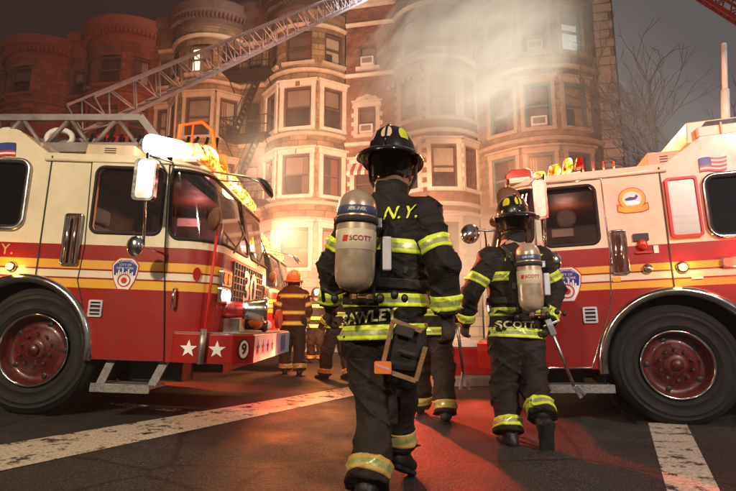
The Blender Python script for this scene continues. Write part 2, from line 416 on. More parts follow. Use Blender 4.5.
    b = MB(T); b.tube([(u, -.014, v) for u, v in rrect(*P['win'], .07)], .016, 6, True); b.build('window_gasket', 'black_rubber', door, smooth=True)
    b = MB(T); b.plate([rrect(P['win'][0] - .01, P['win'][1] - .01, P['win'][2] + .01, P['win'][3] + .01, .07)], .006, lambda u, v, d: V((u, .012 + d, v))); b.build('window_pane', 'cab_glass', door)
    # crew window
    b = MB(T)
    b.tube([(u, -.010, v) for u, v in rrect(cw[0] - .02, cw[1] - .02, cw[2] + .02, cw[3] + .02, .1)], .022, 8, True)
    cwf = b.build('crew_window', 'chrome' if m < 0 else 'steel', root, smooth=True)
    b = MB(T); b.tube([(u, -.012, v) for u, v in rrect(*cw, .08)], .014, 6, True); b.build('window_gasket', 'black_rubber', cwf, smooth=True)
    b = MB(T); b.plate([rrect(cw[0] - .01, cw[1] - .01, cw[2] + .01, cw[3] + .01, .08)], .006, lambda u, v, d: V((u, .012 + d, v))); b.build('window_pane', 'dim_glass', cwf)
    # interior
    b = MB(T)
    b.box2((-3.0, .78, B0), (.64, W - .78, B0 + .03)); b.box2((.66, .06, B0), (1.40, W - .06, B0 + .03)); b.box2((-3.0, .06, GZ + .03), (1.2, W - .06, GZ + .045)); b.box2((1.2, .1, B0), (1.45, W - .1, belt + .02))
    b.box2((-1.6, .06, B0), (-1.57, W - .06, GZ + .28)); b.box2((.02, .5, B0), (.06, W - .5, GZ))
    b.build('interior_shell', 'dark_interior', root)
    for yy in (.25, 1.5):
        b = MB(T); b.box2((.12, yy, .95), (.62, yy + .55, 1.10)); b.box2((.10, yy, 1.05), (.24, yy + .55, 1.78)); b.box2((.11, yy + .12, 1.80), (.22, yy + .43, 1.97))
        b.build('seat', 'blue_seat', root, bevel=.04)
    b = MB(T); b.box2((.35, 1.0, 1.5), (.95, 1.4, 1.76)); b.box2((.2, .9, 1.2), (1.2, 1.5, 1.5)); b.build('console', 'beige_paint', root, bevel=.03)
    b = MB(T); sc = V((1.22, W - .62, 1.62)); b.tube([sc + V((.10 * math.cos(a) * .5, .21 * math.sin(a), .2 * math.cos(a))) for a in np.linspace(0, 2 * math.pi, 24, endpoint=False)], .014, 6, True)
    b.tube([sc, (1.4, sc.y, 1.35)], .02, 6); b.tube([sc + V((0, -.2, 0)), sc + V((0, .2, 0))], .012, 6); b.build('steering_wheel', 'black_plastic', root, smooth=True)
    b = MB(T); b.box2((.55, 1.6, GZ - .28), (.80, 1.7, GZ - .18)); b.box2((.68, 1.585, GZ - .25), (.72, 1.6, GZ - .21)); b.build('overhead_panel', 'white_paint', root)
    b = MB(T); b.box2((.2, 1.75, 1.2), (1.15, 1.85, 1.90)); b.build('blue_bench_back', 'blue_seat', root, bevel=.03)
    b = MB(T); b.box2((.1, .3, GZ - .04), (1.1, 2.2, GZ + .02)); b.build('headliner', 'brown_leather', root)
    # hung jackets / hoses behind the glass
    b = MB(T)
    for k in range(5): b.tube([(.3 + .12 * k, .7, 1.3), (.33 + .12 * k, .62, 1.6 + .1 * math.sin(k)), (.36 + .1 * k, .7, 1.75)], .03, 6)
    b.build('hung_gear', 'red_vinyl', root, smooth=True)
    # ---- wheel arch trim + wheel + rear wheels
    b = MB(T); ap = [(ax + (ar - .01) * math.cos(R(a)), -.012, cz + (ar - .01) * math.sin(R(a))) for a in range(-6, 187, 4)]
    vs = []
    for q in ap:
        dx, dz = (q[0] - ax), (q[2] - cz); L_ = math.hypot(dx, dz); ux, uz = dx / L_, dz / L_
        for ro, yy in ((-.03, .10), (-.03, -.03), (.0, -.04), (.035, -.03), (.045, .0)): vs.append((q[0] + ux * ro, yy, q[2] + uz * ro))
    n = len(ap); fs = [(i * 5 + j, i * 5 + j + 1, (i + 1) * 5 + j + 1, (i + 1) * 5 + j) for i in range(n - 1) for j in range(4)]
    b.smooth = True; b.add(vs, fs); b.build('wheel_arch_trim', 'chrome', root)
    b = MB(T); b.smooth = True
    b.lathe([(ar, .03), (ar, .75), (.1, .75)], (ax, 0, cz), (0, 1, 0), 40, 0, 360, cap=False); b.build('wheel_well', 'dark_interior', root)
    wheel(T, root, 0, Rt, Rt, .02)
    b = MB(T); b.box2((-3.0, .75, .35), (1.5, 1.75, .62)); b.box2((.75, .3, .3), (1.25, .6, .52)); b.box2((-.1, .3, Rt - .07), (.1, 2.2, Rt + .07))
    b.build('chassis', 'dark_interior', root)
    wheel(lambda p: T(V((p[0], W - p[1], p[2]))), root, 0, Rt, Rt, .02)
    if not simple:
        # long rear body out of the photo's frame
        b = MB(T); b.plate([[(-3.05, .5), (-8.5, .5), (-8.5, 2.5), (-3.05, 2.5)]], W, S); b.build('rear_body', paint, root)
        wheel(T, root, -6.2, Rt, Rt, -.03, True)
    # ---- seams
    b = MB(T); b.box2((-.050, -.006, cz + ar + .02), (-.038, .01, GZ + .05)); b.build('panel_seam', 'black_vinyl', body)
    # ---- grab rail recess
    g0 = P['grab']
    b = MB(T); b.tube([(u, -.016, v) for u, v in rrect(g0[0], g0[1], g0[2], g0[3], .015, 2)], .012, 6, True)
    b.tube([(g0[0] + .05, -.045, g0[1] + .03), (g0[0] + .05, -.045, g0[3] - .03)], .014, 8)
    b.tube([((g0[0] + g0[2]) / 2 + .03, -.03, g0[1] + .02), ((g0[0] + g0[2]) / 2 + .03, -.03, g0[3] - .02)], .010, 8)
    gr = b.build('grab_rail', 'chrome', root, smooth=True)
    b = MB(T); b.plate([[(g0[0], g0[1]), (g0[2], g0[1]), (g0[2], g0[3]), (g0[0], g0[3])]], 0, lambda u, v, d: V((u, -.014, v))); b.build('rail_recess', 'brown_leather', gr)
    # ---- emblem, vent, handle, marker
    shield(T, door, *P['emb'], m, txt=not simple)
    vx, vz = P['vent']
    b = MB(T); b.plate([rrect(vx - .062, vz - .075, vx + .062, vz + .075, .012, 2), rrect(vx - .045, vz - .058, vx + .045, vz + .058, .006, 2)], .02, lambda u, v, d: V((u, -.03 + d, v)))
    for k in range(3): b.box((vx, -.022, vz - .036 + .036 * k), (.09, .012, .012))
    vn = b.build('side_vent', 'pale_metal', door)
    b = MB(T); b.plate([rrect(vx - .05, vz - .06, vx + .05, vz + .06, .006, 2)], 0, lambda u, v, d: V((u, -.0135, v))); b.build('vent_back', 'black_vinyl', vn)
    hx, hz = P['hand']
    b = MB(T); b.tube([(hx, -.01, hz - .09), (hx, -.05, hz - .08), (hx, -.06, hz), (hx, -.05, hz + .08), (hx, -.01, hz + .09)], .012, 8); b.build('door_handle', 'chrome', root, smooth=True)
    b = MB(T); b.plate([ell(1.42, 1.285, .032, .062)], .02, lambda u, v, d: Fs(u - 1.08 - .02, v, .02 - d)); b.build('side_marker', 'dark_red_lens', root)
    # ---- step
    s0, s1, sz = P['step']
    b = MB(T); b.box2((s0, -.10, sz), (s1, .22, sz + .03)); b.box2((s0, -.115, sz - .03), (s1, -.10, sz + .045))
    stp = b.build('cab_step', 'tread_plate', root, bevel=.005)
    b = MB(T); b.bar((s0 + .03, .0, sz + .02), (s0 + .09, .05, B0 + .01), .07, .02, (0, 1, 0)); b.build('step_bracket', 'tread_plate', stp) if m > 0 else None
    b = MB(T); b.bar((s1 - .03, .0, sz + .02), (s1 + .05, .05, B0 + .01), .07, .02, (0, 1, 0)); b.build('step_bracket', 'tread_plate', stp) if m > 0 else None
    # ---- bumper
    plan = [(1.25, -.02), (1.79, -.02), (1.92, .20), (1.92, 2.30), (1.79, 2.52), (1.25, 2.52)]
    if m < 0: plan = [(a - (.18 if a > 1.3 else 0), c) for a, c in plan]
    b = MB(T); b.plate([plan], .26, lambda u, v, d: V((u, v, .76 - d)))
    bump = b.build('bumper', 'red_paint', root, bevel=.012)
    b = MB(T); b.plate([[(a - .012 if a > 1.3 else a + .01, min(max(c, 0), 2.5)) for a, c in plan]], .008, lambda u, v, d: V((u, v, .770 - d))); b.build('bumper_deck', 'tread_plate', bump)
    if not simple and m > 0:
        b = MB(T)
        for sx in (1.40, 1.65): b = MB(T); b.plate([star(sx, .625, .078)], .003, lambda u, v, d: V((u, -.024 + d, v))); b.build('bumper_star', 'white_vinyl', bump)
        b = MB(T)
        FX = lambda yy, v, d: V((1.926 - d, yy, v))
        b.plate([[(.215, .505), (1.30, .505), (1.30, .755), (.215, .755)]], .003, FX); b.build('bumper_front_panel', 'white_vinyl', bump)
        b = MB(T); b.plate([[(1.305, .505), (2.28, .505), (2.28, .755), (1.305, .755)]], .003, FX); b.build('bumper_end_panel', 'sky_blue_vinyl', bump)
        b = MB(T)
        for k, cc in enumerate(range(4)):
            b = MB(T); b.plate([star(.36 + .24 * k, .63, .075)], .002, lambda yy, v, d: V((1.929 - d, yy, v))); b.build('blue_star' if k % 2 == 0 else 'red_star', 'blue_vinyl' if k % 2 == 0 else 'red_vinyl', bump)
        b = MB(T); b.plate([rrect(1.62, .54, 1.95, .73, .05)], .002, lambda yy, v, d: V((1.929 - d, yy, v))); b.build('end_panel_mark', 'blue_vinyl', bump)
        # chamfer roundel
        cdir = V((.13, .22, 0)).normalized(); cn = V((.22, -.13, 0)).normalized()
        CC = lambda u, v, o: V((1.855, .09, .63)) + cdir * u + V((0, 0, v)) + cn * o
        b = MB(T); b.plate([ell(0, 0, .075, .095)], .003, lambda u, v, d: CC(u, v, .006 - d)); rd = b.build('corner_roundel', 'black_vinyl', bump)
        b = MB(T); b.plate([ell(0, 0, .058, .078)], 0, lambda u, v, d: CC(u, v, .0075)); b.build('roundel_field', 'white_vinyl', rd)
        b = MB(T); put_text(b, '9', .13, lambda u, v: CC(u, v, .0095), bold=.004); b.build('roundel_digit', 'black_vinyl', rd)
        # siren and hose on the bumper
        b = MB(T); b.smooth = True; b.lathe([(.0, 0), (.08, .0), (.085, .12), (.075, .3), (.09, .36), (.115, .50), (.105, .50), (.06, .42), (0, .42)], (1.45, .38, .98), (1, .18, .03), 28)
        sn = b.build('siren', ['red_paint', 'chrome'], root)
        b = MB(T); b.smooth = True; b.lathe([(.088, .30), (.095, .36), (.122, .50), (.122, .53), (.10, .52)], (1.45, .38, .98), (1, .18, .03), 28); b.build('siren_bell', 'chrome', sn)
        b = MB(T); b.box2((1.6, .30, .77), (1.75, .5, .90)); b.build('siren_mount', 'chrome', sn)
        b = MB(T); b.smooth = True; b.tube([V((1.74, 1.0, .80)) + V((.10 * math.cos(t), .30 * math.sin(t) , .035 * (t / 6.283))) for t in np.linspace(0, 6.283 * 3, 60)], .028, 8); b.build('hose_coil', 'black_rubber', root)
        b = MB(T); b.ball((1.78, .80, .87), (.09, .14, .08)); b.build('nozzle_cover', 'orange_paint', root, smooth=True)
        b = MB(T); b.ball((1.78, 1.45, .84), (.06, .10, .06)); b.build('white_bag', 'white_vinyl', root, smooth=True)
        b = MB(T); b.plate([ell(0, 0, .16, .12)], .05, lambda u, v, d: V((1.80 + d, 1.95 + u, .92 + v))); b.build('red_disc_sign', 'red_vinyl', root)
        # red guide pole with round mirror
        b = MB(T); b.tube([(1.535, -.06, .55), (1.58, -.06, 1.74)], .013, 8); b.build('guide_pole', 'red_vinyl', root, smooth=True)
        b = MB(T); b.tube([(1.525, -.065, .50), (1.535, -.065, .80)], .03, 8); b.build('pole_socket', 'brushed_steel', root, smooth=True)
    # ---- grille, number, headlights
    gz0, gz1 = .98, 1.48
    b = MB(T); b.box2((1.565, .58, gz0), (1.575, 1.92, gz1)); gril = b.build('grille', 'black_vinyl', root)
    b = MB(T)
    for k in range(13): b.box2((1.575, .58 + k * 1.34 / 12 - .008, gz0), (1.592, .58 + k * 1.34 / 12 + .008, gz1))
    for k in range(8): b.box2((1.576, .58, gz0 + k * .5 / 7 - .006), (1.590, 1.92, gz0 + k * .5 / 7 + .006))
    b.build('grille_bars', 'grey_metal', gril)
    if not simple:
        b = MB(T); vs, fs = text2d('30', .50, .012)
        b.add([(1.60, 1.25 + u * 1.25, 1.225 + v) for u, v in vs], fs); b.build('grille_number', 'white_vinyl', gril)
    b = MB(T); b.box2((1.57, .58, .78), (1.58, 1.92, gz0 - .02)); b.build('lower_grille_plate', 'pale_metal', root)
    for yy in (.31, W - .31):
        for zz, mm, nm in ((1.115, 'lamp_white', 'headlight'), (1.275, 'steel', 'warning_lamp')):
            b = MB(T); b.plate([rrect(yy - .16, zz - .075, yy + .16, zz + .075, .02, 3)], .035, lambda u, v, d: V((1.60 - d, u, v))); hl = b.build(nm, 'chrome', root, bevel=.006)
            for q in (-.075, .075):
                b = MB(T); b.plate([ell(yy + q, zz, .062, .055)], .004, lambda u, v, d: V((1.606 - d, u, v))); b.build('lamp_lens', mm if mm != 'steel' else 'amber_lens', hl)
    # wipers
    for y0 in (.45, 1.55):
        b = MB(T); b.tube([(1.60, y0, belt + .04), (1.60, y0 + .35, belt + .30)], .010, 5); b.tube([(1.60, y0 + .08, belt + .38), (1.60, y0 + .62, belt + .20)], .009, 5); b.build('wiper', 'black_plastic', ws)
    # ---- mirrors
    b = MB(T); b.tube([(.98, -.02, GZ + .02), (1.00, -.33, GZ - .0), (1.05, -.33, 1.47), (1.12, -.02, 1.45)], .012, 8); b.tube([(1.10, -.02, GZ + .02), (1.00, -.33, GZ - .02)], .010, 6)
    mi = b.build('side_mirror', 'chrome', root, smooth=True)
    b = MB(T); b.plate([rrect(.92 if m > 0 else .99, 1.86, 1.11, 2.23, .04)], .06, lambda u, v, d: V((u, -.38 + d, v))); b.build('mirror_housing', 'chrome', mi, bevel=.01)
    b = MB(T); b.plate([rrect(.955 if m > 0 else 1.01, 1.88, 1.10, 2.21, .03)], .003, lambda u, v, d: V((u, -.386 + d, v))); b.build('mirror_glass', 'mirror' if m > 0 else 'steel', mi)
    b = MB(T); b.ball((.985, -.34, 1.47), (.075, .05, .09)); b.build('spot_mirror', 'chrome', mi, smooth=True)
    b = MB(T); cm = V(P['cm'])
    b.tube([(1.35, .25, GZ + .03) if m > 0 else (1.30, -.02, 1.93), cm + V((-.2, .1, .13 if m > 0 else .03)), cm + V((0, 0, .04))], .011, 6)
    if m > 0: b.tube([(1.35, .45, GZ - .0), (1.70, .2, GZ - .08)], .009, 6)
    mi = b.build('corner_mirror', 'steel', root, smooth=True)
    b = MB(T); b.smooth = True; b.lathe([(0, .05), (.06, .045), (.105, .02), (.115, 0), (.0, -.005)], cm, (.75, .15, .65) if m > 0 else (-.5, -.8, .2), 24, sx=1 if m > 0 else .8); b.build('mirror_dish', 'black_plastic' if m > 0 else 'chrome', mi)
    b = MB(T); rm = V(P['rm']); b.tube([rm + V((.05, .02, -.22)), rm + V((.05, .06, -.03)), rm + V((-.08, .22, .03))] if m > 0 else [(1.25, -.02, 2.20), rm + V((0, 0, .12)), rm + V((0, 0, -.12)), (1.28, -.02, 1.9)], .010, 6); mi = b.build('round_mirror', 'steel', root, smooth=True)
    b = MB(T); b.smooth = True; b.lathe([(0, .05), (.06, .045), (.10, .02), (.105, 0), (.0, -.005)], rm, (-.75, -.65, .1) if m > 0 else (-.1, -1, 0), 24, sx=1.15); b.build('mirror_dish', 'brown_leather', mi)
    # ---- roof equipment
    for (x0, x1, y0, y1, z0, z1, mm) in P['boxes']:
        b = MB(T); b.add([(x0, y0, z0), (x1, y0, z0), (x1, y1, z0), (x0, y1, z0), (x0 + .02, y0, z1), (x1 - .02, y0, z1 ), (x1 - .02, y1, z1), (x0 + .02, y1, z1)], [(0, 1, 2, 3), (4, 5, 6, 7), (0, 1, 5, 4), (1, 2, 6, 5), (2, 3, 7, 6), (3, 0, 4, 7)])
        bx = b.build('roof_box', mm, root, bevel=.012)
        b = MB(T)
        for k in range(3): b.box(((x0 + x1) / 2, y0 - .002, z0 + (z1 - z0) * (.45 + .14 * k)), ((x1 - x0) * .22, .006, .008))
        b.build('box_louvres', 'black_vinyl', bx)
    # light bar along the roof's front edge
    lb = MB(T); zb = GZ + .10
    lb.box2((1.10, .10, zb - .02), (1.30, 2.40, zb + .02)); bar = lb.build('light_bar', 'steel', root)
    n = 9
    for k in range(n):
        y0 = .12 + 2.26 * k / n; y1 = y0 + 2.26 / n - .015; hh = P['barh'][k % len(P['barh'])]
        b = MB(T); b.plate([[(1.06, zb + .02), (1.34, zb + .02), (1.34, zb + .05 + hh * .35), (1.28, zb + .05 + hh), (1.12, zb + .05 + hh), (1.06, zb + .05 + hh * .5)]], y1 - y0, lambda u, v, d: V((u, y0 + d, v)))
        b.build('bar_lamp', P['barm'][k % len(P['barm'])], bar, bevel=.015)
    return root, T
def dens(pts, step):
    out = []
    for i in range(len(pts)):
        a, c = pts[i], pts[(i + 1) % len(pts)]; L_ = math.hypot(c[0] - a[0], c[1] - a[1]); k = max(1, int(L_ / step))
        for j in range(k): out.append((a[0] + (c[0] - a[0]) * j / k, a[1] + (c[1] - a[1]) * j / k))
    return out
def frameM(O, yaw, tilt):
    cy, sy, ct, st = math.cos(yaw), math.sin(yaw), math.cos(tilt), math.sin(tilt)
    X = V((cy * ct, sy * ct, -st)); Y = V((-sy, cy, 0)); Z = V((cy * st, sy * st, ct))
    return Matrix(((X.x, Y.x, Z.x, O[0]), (X.y, Y.y, Z.y, O[1]), (X.z, Y.z, Z.z, O[2]), (0, 0, 0, 1)))
# ------------------------------------------------------------------ ground
def gz(X, Y=5):
    f = 1 if Y < 9 else max(0, 1 - (Y - 9) / 5)
    X = max(-9, min(9, X)); q = math.sqrt((X - .6) ** 2 + .3)
    return f * (.0185 * (q - (X - .6)) + .0125 * (q + (X - .6)) - .017)
def sheet(name, xs, ys, z, m, hole=None):
    b = MB(); b.smooth = True
    vs = [(x, y, gz(x, y) + z) for y in ys for x in xs]; n = len(xs)
    b.add(vs, [(j * n + i, j * n + i + 1, (j + 1) * n + i + 1, (j + 1) * n + i) for j in range(len(ys) - 1) for i in range(n - 1)])
    return b.build(name, m)
m, nt, bs = nodes_of('asphalt'); MATS['asphalt'] = m
n1 = noise(nt, 1.1, 8, rough=.7); n2 = noise(nt, 110, 4, rough=.7); n3 = noise(nt, 38, 4)
r1 = ramp(nt, n1.outputs[0], [(.3, (.017, .016, .016)), (.55, (.033, .032, .031)), (.75, (.055, .052, .05))])
r2 = ramp(nt, n2.outputs[0], [(.38, (.3,) * 3), (.55, (1.0,) * 3), (.64, (4.0,) * 3)])
mx = nt.nodes.new('ShaderNodeMix'); mx.data_type = 'RGBA'; mx.blend_type = 'MULTIPLY'; mx.inputs[0].default_value = 1
nt.links.new(r1.outputs[0], mx.inputs[6]); nt.links.new(r2.outputs[0], mx.inputs[7])
vo = nt.nodes.new('ShaderNodeTexVoronoi'); vo.feature = 'DISTANCE_TO_EDGE'; vo.inputs['Scale'].default_value = .55
tc = nt.nodes.new('ShaderNodeTexCoord'); dd = nt.nodes.new('ShaderNodeMix'); dd.data_type = 'VECTOR'; dd.inputs[0].default_value = .12
nt.links.new(tc.outputs['Object'], dd.inputs[4]); nt.links.new(noise(nt, 2.2, 5).outputs[1], dd.inputs[5]); nt.links.new(dd.outputs[1], vo.inputs['Vector'])
cr = ramp(nt, vo.outputs['Distance'], [(0, (.25,) * 3), (.006, (.35,) * 3), (.012, (1,) * 3)])
mx2 = nt.nodes.new('ShaderNodeMix'); mx2.data_type = 'RGBA'; mx2.blend_type = 'MULTIPLY'; mx2.inputs[0].default_value = .8
nt.links.new(mx.outputs[2], mx2.inputs[6]); nt.links.new(cr.outputs[0], mx2.inputs[7]); nt.links.new(mx2.outputs[2], bs.inputs['Base Color'])
bs.inputs['Specular IOR Level'].default_value = .3; rr = ramp(nt, n1.outputs[0], [(.35, (.55,) * 3), (.7, (.9,) * 3)]); nt.links.new(rr.outputs[0], bs.inputs['Roughness'])
bp = nt.nodes.new('ShaderNodeBump'); bp.inputs['Strength'].default_value = .55; bp.inputs['Distance'].default_value = .012
ad = nt.nodes.new('ShaderNodeMath'); ad.operation = 'MULTIPLY_ADD'; ad.inputs[1].default_value = .5
nt.links.new(n2.outputs[0], ad.inputs[0]); nt.links.new(n3.outputs[0], ad.inputs[2]); nt.links.new(ad.outputs[0], bp.inputs['Height']); nt.links.new(bp.outputs[0], bs.inputs['Normal'])
tag(sheet('road', [-160, -60, -25] + list(np.arange(-12, 12.1, .4)) + [25, 60, 160], [-20, -5] + list(np.arange(0, 16, .5)) + [18, 25, 60, 160, 300], 0, 'asphalt'), kind='structure')
# worn paint
def worn(name, col, lo, hi):
    m, nt, b = nodes_of(name); MATS[name] = m
    n = noise(nt, 7, 10, rough=.75); r = ramp(nt, n.outputs[0], [(lo, (0, 0, 0)), (hi, (1, 1, 1))]); nt.links.new(r.outputs[0], b.inputs['Alpha'])
    n4 = noise(nt, 60, 5); c = ramp(nt, n4.outputs[0], [(.32, tuple(x * .4 for x in col)), (.62, col)]); nt.links.new(c.outputs[0], b.inputs['Base Color'])
    b.inputs['Roughness'].default_value = .6
worn('worn_paint', (.62, .58, .48), .39, .47); worn('very_worn_paint', (.48, .46, .42), .50, .56)
def stripe(name, pix, m, k=16):
    """quad of photo pixels on the ground, subdivided along its length"""
    def ag(px, py):
        p = atz(px, py)
        for _ in range(8): p = atz(px, py, gz(p.x, p.y))
        return p
    a, b_, c, d = [ag(*p) for p in pix]
    mb = MB(); vs = []
    for i in range(k + 1):
        for p, q in ((a, b_), (d, c)):
            w = p.lerp(q, i / k); vs.append((w.x, w.y, gz(w.x, w.y) + .004))
    mb.add(vs, [(2 * i, 2 * i + 1, 2 * i + 3, 2 * i + 2) for i in range(k)])
    return tag(mb.build(name, m), kind='structure')
stripe('road_marking', [(-40, 452), (356, 386), (362, 394), (-40, 480)], 'worn_paint', 30)
stripe('road_marking', [(648, 423), (668, 495), (722, 495), (686, 423)], 'worn_paint')
stripe('road_marking', [(108, 401), (200, 412), (196, 415), (104, 404)], 'very_worn_paint')
mat('concrete', (.20, .18, .16), .8, scale=4, bump=.2); mat('granite_kerb', (.26, .25, .24), .7, scale=14, bump=.2)
FU = V((.98, -.196, 0)).normalized(); FN = V((-.196, -.98, 0)).normalized()
def FP(u, out, z): return V((0, 22.4, 0)) + FU * u + FN * out + V((0, 0, z))
b = MB(FPw := (lambda p: FP(p[0], p[1], p[2]))); b.box2((-60, -3, -.3), (40, 5.2, .12)); tag(b.build('pavement', 'concrete'), kind='structure')
b = MB(FPw); b.box2((-60, 5.203, -.3), (40, 5.36, .123)); tag(b.build('kerb', 'granite_kerb', bevel=.01), kind='structure')
b = MB(); b.box2((.95, 7.75, -.3), (14, 10.2, .13)); tag(b.build('pavement', 'concrete'), kind='structure')
b = MB(); b.box2((.95, 7.59, -.3), (14, 7.747, .133)); tag(b.build('kerb', 'granite_kerb', bevel=.01), kind='structure')

# ------------------------------------------------------------------ trucks
BARM = ['beacon_flare']
PL = dict(key='cream_upper', cm=(1.97, -.02, 2.10), rm=(1.57, -.12, 1.77), R=.56, belt=1.51, gut=2.295, stripes=[1.115, 1.19, 1.205, 1.275, 1.29, 1.36], arch=(-.13, .64), win=(.40, 1.63, 1.04, 2.25), crew=(-1.15, 1.66, -.25, 2.27),
          door=[(.34, 2.30), (.37, 1.50), (.345, 1.19), (.39, 1.05), (.48, .75), (.56, .505), (1.19, .505), (1.10, 1.5), (1.065, 2.30)], grab=(.17, 1.33, .32, 1.79), emb=(.765, 1.262, .295), vent=(.54, .945), hand=(1.235, 1.06),
          step=(.62, 1.13, .27), boxes=[(.16, .66, .15, .8, 2.375, 2.53, 'beige_paint')], barh=(.12, .18, .10, .15), barm=BARM)
PR = dict(PL, key='white_upper', cm=(1.705, -.3, 1.79), rm=(1.325, -.3, 2.10), R=.53, belt=1.60, gut=2.285, stripes=[1.215, 1.28, 1.295, 1.355, 1.37, 1.43], arch=(-.04, .655), win=(.53, 1.655, 1.02, 2.225), crew=(-1.15, 1.66, -.40, 2.19),
          door=[(.462, 2.275), (.455, 1.6), (.49, 1.09), (.71, .515), (1.18, .515), (1.10, 1.5), (1.08, 2.275)], grab=(.31, 1.36, .44, 1.76), emb=(.86, 1.285, .335), vent=(.68, .99), hand=(1.235, 1.06),
          step=(.55, 1.10, .33), boxes=[(-.30, .02, .15, .85, 2.345, 2.53, 'beige_paint'), (-1.5, -.34, .12, 1.3, 2.57, 2.78, 'cream_paint'), (.22, .56, .35, 1.0, 2.37, 2.45, 'cream_paint')], barh=(.07, .10, .05), barm=['dark_red_lens', 'lamp_orange', 'dark_red_lens', 'lamp_orange'])
TL_, TLf = fire_truck(frameM((-2.999, 4.5, .122), 0, R(2.1)), 1, PL, 'fire truck at left with stars on its bumper and number 30 on its grille', 'fire trucks at the scene')
TR_, TRf = fire_truck(frameM((2.748, 4.5, .023), R(180 - 15.8), R(1.8)), -1, PR, 'fire truck at the right edge with a round yellow emblem behind its cab door', 'fire trucks at the scene')
PB = dict(PL, belt=1.5)
TB_, TBf = fire_truck(frameM((-3.32, 9.3, .0), 0, 0), 1, PB, 'fire truck standing behind the left one, its front washed in orange light', 'fire trucks at the scene', simple=True)
S = lambda u, v, d: V((u, d, v))
# left truck lettering etc.
mat('gold_leaf', (.6, .36, .16), .35, .3)
b = MB(TLf); put_text(b, 'F.D.N.Y.', .135, lambda u, v: V((-.535 + u, -.004, 1.445 + v)), bold=.0015, space=1.1); b.build('truck_lettering', 'gold_leaf', TL_)
flagpatch(TLf, TL_, [(-.40, 2.455), (-.75, 2.43), (-.74, 2.30), (-.39, 2.325)], 1)
def side_lamp(T, root, x, z, mm, r=.035):
    b = MB(T); b.smooth = True; b.lathe([(r * 1.5, 0), (r * 1.5, .02), (r * 1.2, .03)], (x, 0, z), (0, -1, 0), 20); o = b.build('side_lamp', 'chrome', root)
    b = MB(T); b.smooth = True; b.ball((x, -.035, z), (r, r * .8, r), 14); b.build('lamp_lens', mm, o)
side_lamp(TLf, TL_, -.27, 1.29, 'lamp_amber', .03)
# roof floodlight
b = MB(TLf); b.smooth = True; b.lathe([(0, 0), (.085, .0), (.10, .03), (.085, .32), (.07, .36), (0, .36)], (.80, .06, 2.515), (1, 0, -.14), 28); fl = b.build('floodlight', 'lamp_white', TL_)
b = MB(TLf); b.tube([(.88, .08, 2.37), (.88, .08, 2.44)], .03, 8); b.tube([(1.06, .08, 2.36), (1.06, .08, 2.42)], .03, 8); b.build('lamp_stand', 'steel', fl)
b = MB(TLf)
for q in ([(-1.3, 1.6, 2.4), (1.0, 1.6, 2.4)],): pass
zz = 2.36; b.f = lambda p: TLf(V((p[0], p[1], p[2] + (.10 if p[2] > 2.6 else 0))))
b.tube([(.75, .9, zz), (.75, .9, 2.95), (1.0, .9, 3.0), (1.12, .9, 2.9), (1.17, .9, 2.66), (1.17, .9, zz)], .024, 8); b.tube([(.75, .9, 2.7), (1.15, .9, 2.72)], .018, 8); b.tube([(.9, .9, zz), (.9, .9, 2.98)], .014, 8)
b.tube([(1.17, .9, 2.62), (1.3, .9, 2.6), (1.34, .9, zz + .05)], .02, 8); b.build('orange_hand_rail', 'orange_paint', TL_, smooth=True)
b = MB(TLf); b.smooth = True; b.ball((1.18, .62, 2.58), (.13, .16, .13), 16); b.build('beacon_dome', 'lamp_pink', TL_)
# gear on the deck behind the cab roof
b = MB(TLf)
for x0, x1, z0, z1 in ((-1.9, -1.3, 2.6, 3.0), (-.55, -.1, 2.4, 3.15), (.05, .5, 2.4, 2.95), (.55, 1.0, 2.4, 3.0)):
    b = MB(TLf); b.box2((x0, 1.5, z0), (x1, 2.0, z1)); b.build('deck_locker', 'red_paint', TL_, bevel=.03)
b = MB(TLf)
for c in ((-1.6, 3.12), (-.95, 3.14), (.25, 3.05), (.6, 2.8), (-.3, 2.85)):
    b = MB(TLf); b.tube([(c[0] + .16 * math.cos(a), 1.44, c[1] - .1 + .11 * math.sin(a)) for a in np.linspace(0, 6.28, 16, endpoint=False)], .035, 8, True); b.build('hose_roll', 'white_vinyl', TL_, smooth=True)
b = MB(TLf)
for k in range(14): b.tube([(-.62 + .12 * k, 1.42, 2.42), (-.60 + .12 * k + .05 * math.sin(k * 2.1), 1.38, 2.75 + .12 * math.sin(k * 1.3)), (-.55 + .12 * k, 1.45, 3.12)], .02, 6)
b.build('hanging_straps', 'black_plastic', TL_, smooth=True)
